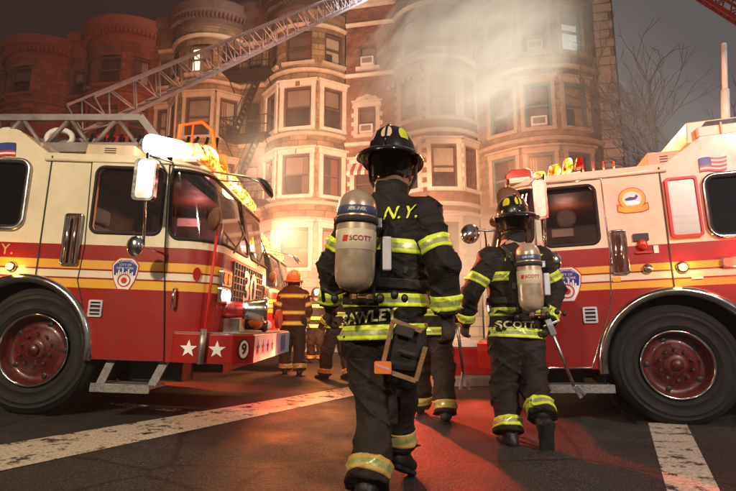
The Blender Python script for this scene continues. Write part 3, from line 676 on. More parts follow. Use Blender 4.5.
def ladder(name, A, B, w, h, step, rr, m, parent=None, up=(0, 0, 1), label=None, group=None):
    A, B = V(A), V(B); t = (B - A); L_ = t.length; t.normalize(); s = t.cross(V(up)).normalized(); u = s.cross(t)
    root = empty(name, Matrix.Translation(A), label, 'ladder', group) if parent is None else None
    M0 = Matrix.Translation(-A) if root else Matrix.Identity(4)
    F = lambda p: M0 @ V(p)
    par = root or parent
    b = MB(F)
    for q in (-w / 2, w / 2):
        b.bar(A + s * q, B + s * q, rr * 2.2, rr * 3, u); b.bar(A + s * q + u * h, B + s * q + u * h, rr * 1.8, rr * 2, u)
    rails = b.build('ladder_rails' if root else name, m, par)
    par2 = par if root else rails
    n = int(L_ / step); c = MB(F); bs_ = {-w / 2: MB(F), w / 2: MB(F)}
    for i in range(n + 1):
        p = A + t * (L_ * i / n)
        if i < n:
            p2 = A + t * (L_ * (i + .5) / n); p3 = A + t * (L_ * (i + 1) / n)
            for q in (-w / 2, w / 2):
                b = bs_[q]; b.tube([p + s * q, p2 + s * q + u * h], rr * .7, 6); b.tube([p2 + s * q + u * h, p3 + s * q], rr * .7, 6)
                if i % 3 == 0: b.tube([p + s * q, p + s * q + u * h], rr * .7, 6)
        for k in (0, .5):
            pp = p + t * (L_ * k / n)
            if i < n or k == 0: c.tube([pp - s * w / 2, pp + s * w / 2], rr * .7, 6)
    for b in bs_.values(): b.build('ladder_lacing', m, par2, smooth=True)
    c.build('rungs', m, par2, smooth=True)
    return root or rails
li = TL_.matrix_world.inverted()
mat('lavender_metal', (.36, .38, .48), .5, .3, var=.15)
zb_, zt_ = at(60, 148, 5.37).z, at(60, 118, 5.37).z; xe = at(141, 118, 5.37).x
lad = ladder('aerial_ladder', (-9.0, 5.75, zb_), (xe, 5.75, zb_), .75, zt_ - zb_, .50, .036, 'grey_metal', TL_)
for o in (lad,) + tuple(c for c in bpy.data.objects if c.parent == lad): o.matrix_parent_inverse = (TL_.matrix_world if o is lad else lad.matrix_world).inverted() if o is lad else Matrix.Identity(4)
b = MB(); q = at(141, 117, 5.37); q2 = at(168, 152, 5.37); b.bar(q, q2, .06, .08); b.bar(q + V((0, .75, 0)), q2 + V((0, .75, 0)), .06, .08); b.bar(at(100, 150, 5.37), at(172, 150, 5.37), .06, .06)
o = b.build('ladder_tip', 'grey_metal', TL_); o.matrix_parent_inverse = TL_.matrix_world.inverted()
ladder('aerial_ladder', at(96, 128, 8.5), at(372, -4, 18.5), .75, .50, .66, .022, 'lavender_metal', label='pale raised aerial ladder climbing diagonally over the rooftops', group='raised ladders')
ladder('aerial_ladder', at(800, 60, 11), at(690, -8, 12.5), .6, .3, .5, .03, 'red_paint', label='red ladder crossing the top right corner of the sky', group='raised ladders')

# right truck details
b = MB(TRf); b.plate([rrect(-.33, 1.655, -.065, 2.215, .03), rrect(-.31, 1.68, -.09, 2.19, .02)], .03, lambda u, v, d: V((u, -.04 + d, v))); pf = b.build('polished_panel', 'red_vinyl', TR_, bevel=.004)
b = MB(TRf); b.plate([rrect(-.322, 1.665, -.075, 2.205, .03)], .02, lambda u, v, d: V((u, -.028 + d, v))); b.build('panel_face', 'brushed_steel', pf)
flagpatch(TRf, TR_, [(-.375, 2.375), (-.60, 2.375), (-.585, 2.245), (-.375, 2.245)], -1)
side_lamp(TRf, TR_, -.126, 1.385, 'lamp_amber', .035); side_lamp(TRf, TR_, .155, 1.39, 'steel', .03)
b = MB(TRf); b.plate([rrect(-1.0, 1.36, -.43, 1.455, .03)], .03, lambda u, v, d: V((u, -.03 + d, v))); w_ = b.build('side_warning_lamp', 'chrome', TR_, bevel=.005)
b = MB(TRf); b.plate([rrect(-.99, 1.372, -.445, 1.443, .025)], .006, lambda u, v, d: V((u, -.037 + d, v))); b.build('lamp_lens', 'lamp_red', w_)
b = MB(TRf); b.plate([rrect(.115, 1.65, .245, 1.72, .006, 2)], .02, lambda u, v, d: V((u, -.02 + d, v))); b.build('switch_box', 'black_plastic', TR_)
b = MB(TRf); b.ball((.175, -.02, 1.615), (.045, .03, .05)); b.box2((.10, -.02, 1.535), (.24, 0, 1.55)); b.build('air_inlet', 'red_vinyl', TR_, smooth=False)
b = MB(TRf); b.box2((.045, -.012, 1.53), (.085, .002, 1.60)); b.box2((-.28, -.012, 1.275), (-.19, .002, 1.295)); b.build('small_label_plate', 'white_vinyl', TR_)
b = MB(TRf); b.plate([rrect(.385, 1.285, .455, 1.33, .008, 2)], .012, lambda u, v, d: V((u, -.012 + d, v))); b.build('amber_reflector', 'yellow_vinyl', TR_)
b = MB(TRf); b.bar((1.18, .28, 2.37), (.60, .28, 2.43), .10, .03); bb = b.build('roof_beacon', 'steel', TR_)
for k, (x0, x1, z0, z1, hh, mm) in enumerate(((1.20, 1.08, 2.39, 2.41, .05, 'beacon_flare'), (1.07, .93, 2.41, 2.43, .07, 'beacon_flare'), (.92, .78, 2.43, 2.47, .10, 'beacon_flare'), (.77, .66, 2.47, 2.50, .12, 'beacon_flare'), (.65, .56, 2.50, 2.52, .10, 'dark_red_lens'))):
    b = MB(TRf); b.plate([[(x0, z0 - .02), (x1, z1 - .03), (x1 + .01, z1 + hh * .8), (x0 - .03, z0 + hh)]], .16, lambda u, v, d: V((u, .20 + d, v))); b.build('beacon_lens', mm, bb, bevel=.025)
# unit emblem: yellow ring with banner, plain blue and grey picture
ex, ez = .213, 2.045; D = lambda o: (lambda u, v, d: V((u, o, v)))
b = MB(TRf); b.plate([ell(ex, ez + .01, .118, .112)], 0, D(-.004)); b.plate([[(ex - .135, ez - .035), (ex - .135, ez - .105), (ex - .07, ez - .125), (ex + .07, ez - .125), (ex + .135, ez - .105), (ex + .135, ez - .035)]], 0, D(-.0045)); em = b.build('unit_emblem', 'red_vinyl', TR_)
b = MB(TRf); b.plate([ell(ex, ez + .01, .11, .104), ell(ex, ez + .012, .082, .07)], 0, D(-.006)); b.plate([[(ex - .126, ez - .045), (ex - .126, ez - .098), (ex - .07, ez - .117), (ex + .07, ez - .117), (ex + .126, ez - .098), (ex + .126, ez - .045), (ex + .06, ez - .075), (ex - .06, ez - .075)]], 0, D(-.0065)); b.build('emblem_ring', 'yellow_vinyl', em)
b = MB(TRf); b.plate([ell(ex, ez + .012, .083, .071)], 0, D(-.0055)); b.build('emblem_field', 'white_vinyl', em)
b = MB(TRf); b.plate([[(ex + .06, ez + .015), (ex + .02, ez + .03), (ex - .02, ez + .025), (ex - .04, ez + .05), (ex - .055, ez + .03), (ex - .03, ez - .0), (ex + .03, ez - .005), (ex + .06, ez - .0)]], 0, D(-.007)); b.build('emblem_picture', 'blue_vinyl', em)
b = MB(TRf); b.plate([[(ex + .06, ez - .035), (ex + .03, ez - .01), (ex - .03, ez - .01), (ex - .07, ez - .03), (ex - .05, ez - .045), (ex + .05, ez - .05)]], 0, D(-.0072)); b.build('emblem_ground', 'steel', em)
b = MB(TRf)
for k in range(4): b.tube([(.53 - .1 * k, .5, 2.44), (.53 - .1 * k, .5, 2.62 - .01 * k)], .008, 6)
b.build('whip_antenna', 'red_vinyl', TR_, smooth=True)
b = MB(TRf)
for k in range(4): b.tube([(.53 - .1 * k, .5, 2.36), (.53 - .1 * k, .5, 2.53)], .0095, 6)
b.build('antenna_base', 'white_paint', TR_, smooth=True)
b = MB(TRf); b.box2((-1.6, .05, 2.60), (-.42, .12, 2.70)); b.box2((-.62, .03, 2.58), (-.60, .13, 2.72)); b.build('roof_rail', 'cream_paint', TR_, bevel=.01)
b = MB(TRf); b.add([(-.46, .115, 2.70), (-1.4, .115, 2.70), (-1.4, .115, 2.765), (-.52, .115, 2.765)], [(0, 1, 2, 3)]); b.build('dark_slot', 'black_vinyl', TR_)
b = MB(); p0, p1 = at(726, 128, 5.6), at(724, 45, 5.6); b.tube([p0, p0.lerp(p1, .45)], .045, 12); b.tube([p0.lerp(p1, .45), p1], .03, 12); b.ball(p1, .03)
o = b.build('light_mast', 'white_paint', TR_, smooth=True); o.matrix_parent_inverse = TR_.matrix_world.inverted()

# ------------------------------------------------------------------ things standing behind, between the firefighters
t = empty('tool_chest', Matrix.Translation((1.75, 8.3, .13)), 'low red tool chest on the far pavement behind the firefighters', 'tool chest')
b = MB(); b.box2((-.75, -.3, 0), (.75, .3, .42)); b.build('chest_body', 'red_paint', t, bevel=.02)
b = MB(); b.box2((-.77, -.32, .423), (.77, .32, .52)); b.build('lid', 'white_paint', t, bevel=.02)
# ------------------------------------------------------------------ buildings
def wallmat(name, c1, c2, mortar, bw, bh, dirt=.7):
    c1 = tuple(min(1, x * 1.12) for x in c1); c2 = tuple(x * .82 for x in c2)
    m, nt, b = nodes_of(name); MATS[name] = m
    uv = nt.nodes.new('ShaderNodeTexCoord'); br = nt.nodes.new('ShaderNodeTexBrick')
    nt.links.new(uv.outputs['UV'], br.inputs['Vector']); br.inputs['Scale'].default_value = 1
    br.inputs['Color1'].default_value = (*c1, 1); br.inputs['Color2'].default_value = (*c2, 1); br.inputs['Mortar'].default_value = (*mortar, 1)
    br.inputs['Brick Width'].default_value = bw; br.inputs['Row Height'].default_value = bh; br.inputs['Mortar Size'].default_value = .06 * bh; br.inputs['Bias'].default_value = 0
    n = noise(nt, .9, 6, rough=.7); d = ramp(nt, n.outputs[0], [(.3, (1 - dirt,) * 3), (.65, (1.1,) * 3)])
    mx = nt.nodes.new('ShaderNodeMix'); mx.data_type = 'RGBA'; mx.blend_type = 'MULTIPLY'; mx.inputs[0].default_value = 1
    nt.links.new(br.outputs[0], mx.inputs[6]); nt.links.new(d.outputs[0], mx.inputs[7]); nt.links.new(mx.outputs[2], b.inputs['Base Color'])
    b.inputs['Roughness'].default_value = .85
    bp = nt.nodes.new('ShaderNodeBump'); bp.inputs['Strength'].default_value = .4; bp.inputs['Distance'].default_value = .02
    nt.links.new(br.outputs['Fac'], bp.inputs['Height']); bp.invert = True; nt.links.new(bp.outputs[0], b.inputs['Normal'])
wallmat('tan_stone', (.36, .25, .13), (.27, .18, .09), (.15, .10, .06), .85, .30); wallmat('red_brick', (.30, .13, .075), (.24, .10, .055), (.28, .18, .12), .22, .075)
wallmat('dark_red_brick', (.32, .10, .06), (.26, .08, .05), (.12, .06, .04), .6, .22); wallmat('pale_stone', (.42, .33, .22), (.36, .28, .18), (.24, .18, .12), .8, .32)
wallmat('cream_stone', (.50, .42, .31), (.46, .38, .28), (.3, .24, .18), 1.1, .42, .25); wallmat('brown_stone', (.22, .13, .08), (.17, .10, .06), (.1, .06, .04), .7, .3)
mat('trim_stone', (.46, .38, .28), .8, scale=3, bump=.2); mat('white_trim', (.60, .54, .45), .7, scale=3); mat('dark_trim', (.10, .06, .045), .7, scale=3); mat('red_trim', (.20, .06, .04), .8)
mat('window_dark', (.045, .03, .025), .18, spec=.6, scale=1.2, var=.6); mat('window_blind', (.20, .15, .11), .35, scale=2); mat('teal_frame', (.12, .22, .20), .6); mat('brown_frame', (.09, .05, .04), .6)
emit('lit_window', (.9, 1.0, .62), 1.5); emit('pale_lit_window', (.75, .85, .85), .75)
mat('iron', (.02, .012, .01), .6); mat('ac_white', (.6, .6, .58), .5); mat('awning_stripe', (.75, .68, .60), .7); mat('awning_dark', (.30, .04, .03), .7)

mat('blind_pale', (.34, .29, .22), .5, scale=3); mat('blind_brown', (.11, .07, .05), .5, scale=3); mat('curtain_red', (.16, .05, .035), .7, scale=3); rw = random.Random(21)
class Face:
    """street front: flat parts and one round bay, in facade coordinates"""
    def __init__(s, u0, u1, b0, b1, d, zt):
        s.u0, s.u1, s.b0, s.b1, s.d, s.zt = u0, u1, b0, b1, d, zt
        c = (b1 - b0) / 2; s.Rb = (c * c + d * d) / (2 * d); s.uc = (b0 + b1) / 2; s.tm = math.asin(c / s.Rb)
    def bay(s, th, off=0, z=0):   # th in radians
        return s.uc + (s.Rb + off) * math.sin(th), (s.Rb + off) * math.cos(th) - (s.Rb - s.d), z
    def path(s, off=0, n=22):
        P = [(s.u0, off)] + ([(s.b0 - off * .0, off)] if s.b0 - s.u0 > .05 else [])
        P += [s.bay(-s.tm + 2 * s.tm * i / n, off)[:2] for i in range(n + 1)]
        P += ([(s.u1, off)] if s.u1 - s.b1 > .05 else [])
        return P
def sweep(mb, face, prof, n=22):
    """prof: closed (off,z) loop"""
    rings = [[(*p, z) for p in face.path(o, n)] for o, z in prof]
    k = len(rings[0]); m_ = len(prof); vs = [p for r_ in rings for p in r_]
    fs = [(j * k + i, j * k + i + 1, ((j + 1) % m_) * k + i + 1, ((j + 1) % m_) * k + i) for j in range(m_) for i in range(k - 1)]
    fs += [tuple(j * k for j in range(m_)), tuple(j * k + k - 1 for j in range(m_))]
    mb.add(vs, fs)
def rowhouse(label, u0, u1, b0, b1, d, wall, base, zb, zt, wins, trim='trim_stone', frame='brown_frame', cornice='dark_trim', belts=(), quoin=False, corz=None):
    F = Face(u0, u1, b0, b1, d, zt); root = empty('row_house', Matrix.Translation(FP((u0 + u1) / 2, 0, .12)), label, 'building', 'bow fronted row houses along the street')
    inv = Matrix.Translation(-FP((u0 + u1) / 2, 0, .12)); W = lambda p: inv @ FP(p[0], p[1], p[2])
    # window list: ('b'|'f', pos(deg or u), width, z0, z1, opts)
    flatL = [w for w in wins if w[0] == 'f']; bayL = [w for w in wins if w[0] == 'b']
    def wallpart(z0, z1, name, m):
        zs = sorted(set([z0, z1] + [z for w in wins for z in (w[3], w[4]) if z0 < z < z1]))
        cols = []   # (p0, p1, s0, s1, kind, mid)
        s = 0
        def flat(a, c):
            nonlocal s
            br = sorted(set([a, c] + [w[1] + k * w[2] / 2 for w in flatL for k in (-1, 1) if a < w[1] < c]))
            for x, y in zip(br[:-1], br[1:]): cols.append(((x, 0), (y, 0), s, s + y - x, 'f', (x + y) / 2)); s += y - x
        if b0 - u0 > .05: flat(u0, b0)
        br = sorted(set(list(np.linspace(-F.tm, F.tm, 23)) + [R(w[1]) + k * w[2] / 2 / F.Rb for w in bayL for k in (-1, 1)]))
        for x, y in zip(br[:-1], br[1:]):
            L_ = (y - x) * F.Rb; cols.append((F.bay(x)[:2], F.bay(y)[:2], s, s + L_, 'b', (x + y) / 2)); s += L_
        if u1 - b1 > .05: flat(b1, u1)
        v = []; f = []; uv = []
        for p0, p1, s0, s1, kd, mid in cols:
            for za, zb_ in zip(zs[:-1], zs[1:]):
                zm = (za + zb_) / 2; cut = False
                for w in (flatL if kd == 'f' else bayL):
                    c0 = w[1] if kd == 'f' else R(w[1]); hw = w[2] / 2 if kd == 'f' else w[2] / 2 / F.Rb
                    if abs(mid - c0) < hw and w[3] < zm < w[4]: cut = True
                if cut: continue
                o = len(v); v += [W((*p0, za)), W((*p1, za)), W((*p1, zb_)), W((*p0, zb_))]; f.append((o, o + 1, o + 2, o + 3)); uv += [(s0, za), (s1, za), (s1, zb_), (s0, zb_)]
        me = bpy.data.meshes.new(name); me.from_pydata([tuple(p) for p in v], [], f); l = me.uv_layers.new(name='UVMap')
        for i, q in enumerate(uv): l.data[i].uv = q
        me.materials.append(MATS[m]); o = bpy.data.objects.new(name, me); COL.objects.link(o); o.parent = root
        return o
    wallpart(zb, zt, 'wall', wall); wallpart(.0, zb, 'lower_wall', base)
    b = MB(W)
    P = F.path(-.02); n = len(P)     # roof and body behind
    b.add([(*p, zt - .02) for p in P] + [(u1, -9, zt - .02), (u0, -9, zt - .02)], [tuple(range(n + 2))])
    b.add([(u0, -.02, 0), (u0, -9, 0), (u0, -9, zt - .02), (u0, -.02, zt - .02)], [(0, 1, 2, 3)]); b.add([(u1, -.02, 0), (u1, -9, 0), (u1, -9, zt - .02), (u1, -.02, zt - .02)], [(0, 1, 2, 3)])
    b.build('roof', 'brown_stone' if wall != 'dark_red_brick' else 'dark_trim', root)
    cz = corz or zt - 1.0
    b = MB(W); sweep(b, F, [(0.02, cz - .1), (.10, cz), (.14, cz + .35), (.32, cz + .55), (.42, cz + .62), (.46, zt + .05), (.44, zt + .14), (-.3, zt + .16), (-.3, cz)])
    for i in range(26):
        th = -F.tm + 2 * F.tm * (i + .5) / 26; q = F.bay(th, .23); M = Matrix.Rotation(-th, 3, 'Z'); b.box((q[0], q[1], cz + .40), (.10, .22, .3), M)
    b.build('cornice', cornice, root)
    for z in belts:
        b = MB(W); sweep(b, F, [(.01, z - .10), (.10, z - .08), (.15, z + .02), (.13, z + .07), (.01, z + .10)]); b.build('belt_course', trim, root)
    for w in wins:
        kd, pos, ww, z0, z1, op = w
        if kd == 'f': o_ = V((pos, 0, 0)); n_ = V((0, 1, 0)); t_ = V((1, 0, 0))
        else:
            th = R(pos); q = F.bay(th); o_ = V(q); n_ = V((math.sin(th), math.cos(th), 0)); t_ = V((math.cos(th), -math.sin(th), 0))
            o_ = o_ - n_ * (F.Rb * (1 - math.cos(ww / 2 / F.Rb)))
        L = lambda x, y, z: W(o_ + t_ * x + n_ * y + V((0, 0, z)))
        fr = op.get('frame', frame); tr = op.get('trim', trim)
        b = MB(lambda p: L(*p)); h = ww / 2
        b.box2((-h, -.20, z0), (-h + .09, -.02, z1)); b.box2((h - .09, -.20, z0), (h, -.02, z1)); b.box2((-h + .092, -.2, z1 - .10), (h - .092, -.02, z1)); b.box2((-h + .092, -.2, z0), (h - .092, -.02, z0 + .08))
        zm = (z0 + z1) / 2; b.box2((-h + .092, -.17, zm - .035), (h - .092, -.06, zm + .035))
        wo = b.build('window', fr, root)
        b = MB(lambda p: L(*p)); b.box2((-h - .05, -.235, z0 - .05), (h + .05, -.22, z1 + .05))
        b.build('pane', op.get('pane', 'window_dark'), wo)
        bl = op.get('blind', rw.choice((0, 0, .25, .4, .5, .62, .85)))
        if bl: b = MB(lambda p: L(*p)); b.box2((-h + .10, -.215, z1 - .1 - (z1 - z0 - .2) * bl), (h - .10, -.205, z1 - .1)); b.build('blind', op.get('bm', rw.choice(('window_blind', 'window_blind', 'blind_pale', 'blind_brown'))), wo)
        if rw.random() < .35:
            b = MB(lambda p: L(*p)); sg = rw.choice((-1, 1)); n_c = 7
            for q in range(n_c): xx = sg * (h - .12 - .05 * q); b.box2((xx - .028, -.218 + .006 * (q % 2), z0 + .1), (xx + .028, -.208 + .006 * (q % 2), z1 - .12))
            b.build('curtain', rw.choice(('curtain_red', 'blind_pale', 'blind_brown')), wo)
        b = MB(lambda p: L(*p)); g = op.get('tw', .16)
        b.box2((-h - g, -.04, z0 - .16), (h + g, .13, z0 - .003))
        if not op.get('plain'):
            b.box2((-h - g, -.03, z0), (-h - .003, .06, z1)); b.box2((h + .003, -.03, z0), (h + g, .06, z1)); b.box2((-h - g - .03, -.03, z1 + .003), (h + g + .03, .09, z1 + .24)); b.box2((-h - g - .12, -.03, z1 + .243), (h + g + .12, .16, z1 + .33))
            if quoin or op.get('quoin'):
                k = 0; z = z0
                while z < z1 - .1:
                    if k % 2 == 0: b.box2((-h - g - .12, -.03, z), (-h - g - .003, .055, z + .2)); b.box2((h + g + .003, -.03, z), (h + g + .12, .055, z + .2))
                    z += .22; k += 1
        if op.get('arch'):
            for k in range(9):
                a = R(10 + 20 * k); M = Matrix.Rotation(-(a - math.pi / 2), 3, 'Y'); rr = h + g * .6 + (.05 if k % 2 == 0 else 0)
                b.box((rr * math.cos(a), .0, z1 + rr * math.sin(a) * .9), (.24, .12, .22), M)
        b.build('window_surround', tr, wo)
        if op.get('arch'):
            b = MB(lambda p: L(*p)); b.plate([[(h * .98 * math.cos(R(a)), z1 + h * .9 * math.sin(R(a))) for a in range(0, 181, 15)]], .03, lambda u, v, d_: V((u, .035 - d_, v))); b.build('arch_light', 'window_dark', wo)
        if op.get('ac'):
            b = MB(lambda p: L(*p)); b.box2((-.32, -.1, z0 + .0), (.32, .28, z0 + .42)); ao = b.build('air_conditioner', 'ac_white', root, bevel=.02)
            b = MB(lambda p: L(*p)); b.box2((-.24, .282, z0 + .08), (.24, .286, z0 + .34)); b.build('grille', 'window_blind', ao)
        if op.get('awn'):
            b = MB(lambda p: L(*p)); c = MB(lambda p: L(*p)); N_ = 9
            for k in range(N_):
                x0 = -h - .2 + (ww + .4) * k / N_; x1 = -h - .2 + (ww + .4) * (k + 1) / N_; T_ = b if k % 2 == 0 else c
                T_.add([(x0, .08, z1 + .05), (x1, .08, z1 + .05), (x1, .75, z1 - .55), (x0, .75, z1 - .55), (x0, .76, z1 - .72), (x1, .76, z1 - .72)], [(0, 1, 2, 3), (3, 2, 5, 4)])
            for x in (-h - .2, h + .2): c.add([(x, .08, z1 + .05), (x, .75, z1 - .55), (x, .08, z1 - .55)], [(0, 1, 2)])
            ao = b.build('awning', 'awning_stripe', root); c.build('awning_stripes', 'awning_dark', ao)
    return root, F, W
T4, T3, T2, T1 = (13.2, 14.7), (9.95, 11.95), (6.72, 8.65), (3.4, 5.2)
WB = dict(blind=.5)
def row(kd, pos, w, o4={}, o3={}, o2={}, o1={}):
    return [(kd, pos, w, *T4, o4), (kd, pos, w * 1.02, *T3, o3), (kd, pos, w, *T2, o2), (kd, pos, w, *T1, o1)]
wt = dict(trim='white_trim', tw=.2)
rowhouse('far left row house with flat stretch beside its bow, dim red in the dark', -27, -16.72, -20.9, -16.9, 1.0, 'dark_red_brick', 'brown_stone', 5.4, 16.2,
         row('b', 0, 1.3, dict(blind=.45, plain=1)) + row('b', -38, .9, dict(plain=1)) + row('f', -23, 1.1), trim='red_trim', cornice='red_trim', belts=(12.7,))
rowhouse('dark red row house with round bow and wide cornice, second from the left', -16.7, -11.32, -15.6, -11.6, 1.05, 'dark_red_brick', 'brown_stone', 5.4, 16.6,
         row('b', 4, 1.3, dict(plain=1, blind=0), dict(), dict()) + row('b', -40, .9, dict(plain=1)) + row('b', 42, .9, dict(plain=1)) + row('f', -16.15, .8, dict(plain=1)), trim='red_trim', cornice='red_trim', belts=(12.8,))
r2, F2, W2 = rowhouse('row house with one yellowish lit top window under the raised ladder', -11.3, -6.52, -10.4, -6.6, 1.05, 'tan_stone', 'brown_stone', 5.4, 16.8,
         row('b', 6, 1.25, dict(plain=1, pane='window_blind', lit=1), dict(trim='trim_stone')) + row('b', -42, .85, dict(plain=1)) + row('b', 44, .85, dict(plain=1)) + row('f', -10.85, .6, dict(plain=1)), cornice='dark_trim', belts=(12.75, 15.2))
b = MB(W2); q = F2.bay(R(6)); b.box2((q[0] - .50, q[1] - .20, 13.45), (q[0] - .12, q[1] - .19, 14.55)); b.build('lit_curtain', 'lit_window', r2)
r3, F3, W3 = rowhouse('tan stone row house with pale window surrounds and the fire escape', -6.5, -1.12, -5.15, -1.15, 1.1, 'tan_stone', 'cream_stone', 5.6, 17.0,
         row('b', 0, 1.32, dict(blind=.9, plain=1), dict(blind=.5, **wt), dict(blind=.5, **wt), dict(pane='window_blind', **wt)) + row('b', -42, .95, dict(plain=1), wt, wt, wt) + row('b', 42, .95, dict(plain=1), wt, wt, wt) + row('f', -5.85, .8, dict(plain=1), dict(plain=1), dict(plain=1)),
         cornice='brown_stone', belts=(9.62, 12.75, 15.05, 6.35, 5.6))
r4, F4, W4 = rowhouse('red brick row house with striped awnings and quoined white window surrounds', -1.1, 5.0, 1.3, 4.95, 1.1, 'red_brick', 'cream_stone', 5.6, 17.4,
         row('b', 12, 1.1, dict(ac=0, plain=1), dict(**wt), dict(**wt)) + [('b', -33, .95, 13.1, 14.9, dict(plain=1, blind=.5)), ('b', -33, .95, 10.0, 12.1, dict(awn=1, **wt)), ('b', -33, .95, *T2, dict(**wt)), ('b', 50, .8, *T3, dict(**wt)), ('b', 50, .8, *T2, dict(**wt))]
         + [('f', .0, .85, 13.15, 14.3, dict(plain=1, ac=1)), ('f', -.05, .85, 9.75, 11.1, dict(arch=1, ac=1, **wt)), ('f', -.1, 1.1, 6.4, 8.3, dict(awn=1, **wt)), ('f', .1, 1.0, 3.2, 5.0, dict(**wt))],
         trim='white_trim', quoin=True, cornice='white_trim', belts=(9.3, 12.75, 15.4, 6.0, 5.6))
r5, F5, W5 = rowhouse('pale stone corner row house with green framed windows behind the smoke', 5.02, 10.95, 5.1, 10.2, 1.25, 'pale_stone', 'cream_stone', 5.6, 17.2,
         [x for th, o4, o3 in ((-30, {}, dict(blind=.6)), (-3, dict(ac=1), dict(ac=1, blind=.7)), (26, dict(pane='pale_lit_window', tw=.1), dict(blind=.55))) for x in (('b', th, 1.05, 12.4, 14.3, dict(frame='teal_frame', **o4)), ('b', th, 1.08, 9.0, 10.95, dict(frame='teal_frame', **o3)), ('b', th, 1.08, 6.0, 7.9, dict(frame='teal_frame')))],
         frame='teal_frame', cornice='trim_stone', belts=(8.5, 11.7, 15.2, 5.5))
b = MB(W5)
for k in range(26): b.box2((10.22, -.05, 5.8 + k * .42), (10.97 if k % 2 else 10.80, .07, 5.8 + k * .42 + .36))
b.build('corner_quoins', 'trim_stone', r5)
b = MB(W5); b.box2((10.96, -9, 0), (11.05, 0, 17.0)); b.build('side_wall', 'brown_stone', r5)
b = MB(W4); q = F4.bay(R(22)); b.box((q[0], q[1] + .1, 14.0), (.75, .5, .5)); ao = b.build('air_conditioner', 'ac_white', r4, bevel=.03)
b = MB(W4); b.box((q[0], q[1] + .353, 14.0), (.55, .006, .32)); b.build('grille', 'window_blind', ao)
# fire escape, iron, on the tan house
for k, z in enumerate((6.5, 9.7, 12.9)):
    fe = MB(W3); fb = MB(W3); u0, u1, d0, d1 = -6.9, -4.5, .15, 1.3
    for i in range(12): fe.box2((u0, d0 + (d1 - d0) * i / 11 - .03, z), (u1, d0 + (d1 - d0) * i / 11 + .03, z + .03))
    for zz in (.0, .45, .9):
        fe.tube([(u0, d0, z + zz), (u0, d1, z + zz), (u1, d1, z + zz), (u1, d0, z + zz)], .022, 5)
    for i in range(15): fe.tube([(u0 + (u1 - u0) * i / 14, d1, z), (u0 + (u1 - u0) * i / 14, d1, z + .9)], .013, 4)
    fe.tube([(u0 + .2, d1, z), (u0 + .2, .05, z - .8)], .025, 5); fe.tube([(u1 - .2, d1, z), (u1 - .2, .05, z - .8)], .025, 5)
    zb_ = z - 3.2 if k else z - 2.6; xa, xb2 = (-5.2, -6.5)
    for dd in (.55, 1.0): fb.bar((xa, dd, z), (xb2, dd, zb_), .04, .10)
    for i in range(13): fb.box(((xa + (xb2 - xa) * i / 13), .775, z + (zb_ - z) * i / 13), (.18, .45, .025))
    for dd in (.55, 1.0): fb.tube([(xa, dd, z + .7), (xb2, dd, zb_ + .7)], .018, 5)
    feo = fe.build('fire_escape', 'iron', r3); fb.build('stairs', 'iron', feo)
# street doors and stoops, mostly hidden
for W_, u, r_ in ((W3, -5.9, r3), (W4, .1, r4)):
    b = MB(W_)
    for k in range(6): b.box2((u - .8, .05, 0), (u + .8, 1.9 - .3 * k, .18 * (k + 1) - .003 * k))
    b.build('stoop', 'brown_stone', r_)
    b = MB(W_); b.box2((u - .5, .02, 1.1), (u + .5, .08, 3.1)); b.build('street_door', 'dark_trim', r_)

# bare tree beyond the corner
def bare_tree(base, H, seed, label):
    rr = random.Random(seed); root = empty('bare_tree', Matrix.Translation(base), label, 'tree')
    tr, cr = MB(), MB()
    def grow(p, d, L_, r_, lv):
        pts = [p]; q = p; dd = d.copy()
        for i in range(4):
            dd = (dd + V((rr.uniform(-.15, .15), rr.uniform(-.15, .15), rr.uniform(-.02, .14)))).normalized(); q = q + dd * L_ / 4; pts.append(q)
        (tr if lv < 1 else cr).tube(pts, r_, 6 if lv < 3 else 4, r2=r_ * .7)
        if lv >= 6: return
        for k in range(3 if lv < 5 else 2):
            a = rr.uniform(0, 6.28); s = dd.orthogonal().normalized(); s = Matrix.Rotation(a, 3, dd) @ s
            nd = (dd * rr.uniform(.7, 1.0) + s * rr.uniform(.35, .7)).normalized(); grow(pts[rr.choice([2, 3, 4])] if k else pts[4], nd, L_ * rr.uniform(.6, .78), r_ * .62, lv + 1)
    grow(V((0, 0, 0)), V((0, 0, 1)), H * .3, H * .012, 0)
    tr.build('trunk', 'bark', root, smooth=True); cr.build('crown', 'bark', root, smooth=True)
mat('bark', (.16, .14, .12), .9, bump=.3)
bare_tree(V((12.4, 19.0, 0)), 15, 5, 'bare leafless tree in the grey smoke beyond the corner house')
bare_tree(V((15.4, 21.5, 0)), 15.5, 9, 'second bare tree, farther right behind the white mast')
# ------------------------------------------------------------------ people: signed distance bodies
NA = lambda v: np.array(v, dtype=np.float64)
def rcone(P, a, b, ra, rb, n=None, k=1.0):
    a, b = NA(a), NA(b); Q = P
    if n is not None:
        n = NA(n); c = (a + b) / 2; Q = P + ((P - c) @ n)[:, None] * n[None, :] * (k - 1)
    ab = b - a; h = np.clip(((Q - a) @ ab) / max(ab @ ab, 1e-9), 0, 1)
    return np.linalg.norm(Q - a - h[:, None] * ab, axis=1) - (ra + (rb - ra) * h)
def ellip(P, c, r, Rm=None):
    Q = P - NA(c)
    if Rm is not None: Q = Q @ NA(Rm)
    r = NA(r); k0 = np.linalg.norm(Q / r, axis=1); k1 = np.linalg.norm(Q / r ** 2, axis=1)
    return k0 * (k0 - 1) / np.maximum(k1, 1e-6)
def smin(a, b, k):
    h = np.clip(.5 + .5 * (b - a) / k, 0, 1); return b * (1 - h) + a * h - k * h * (1 - h)
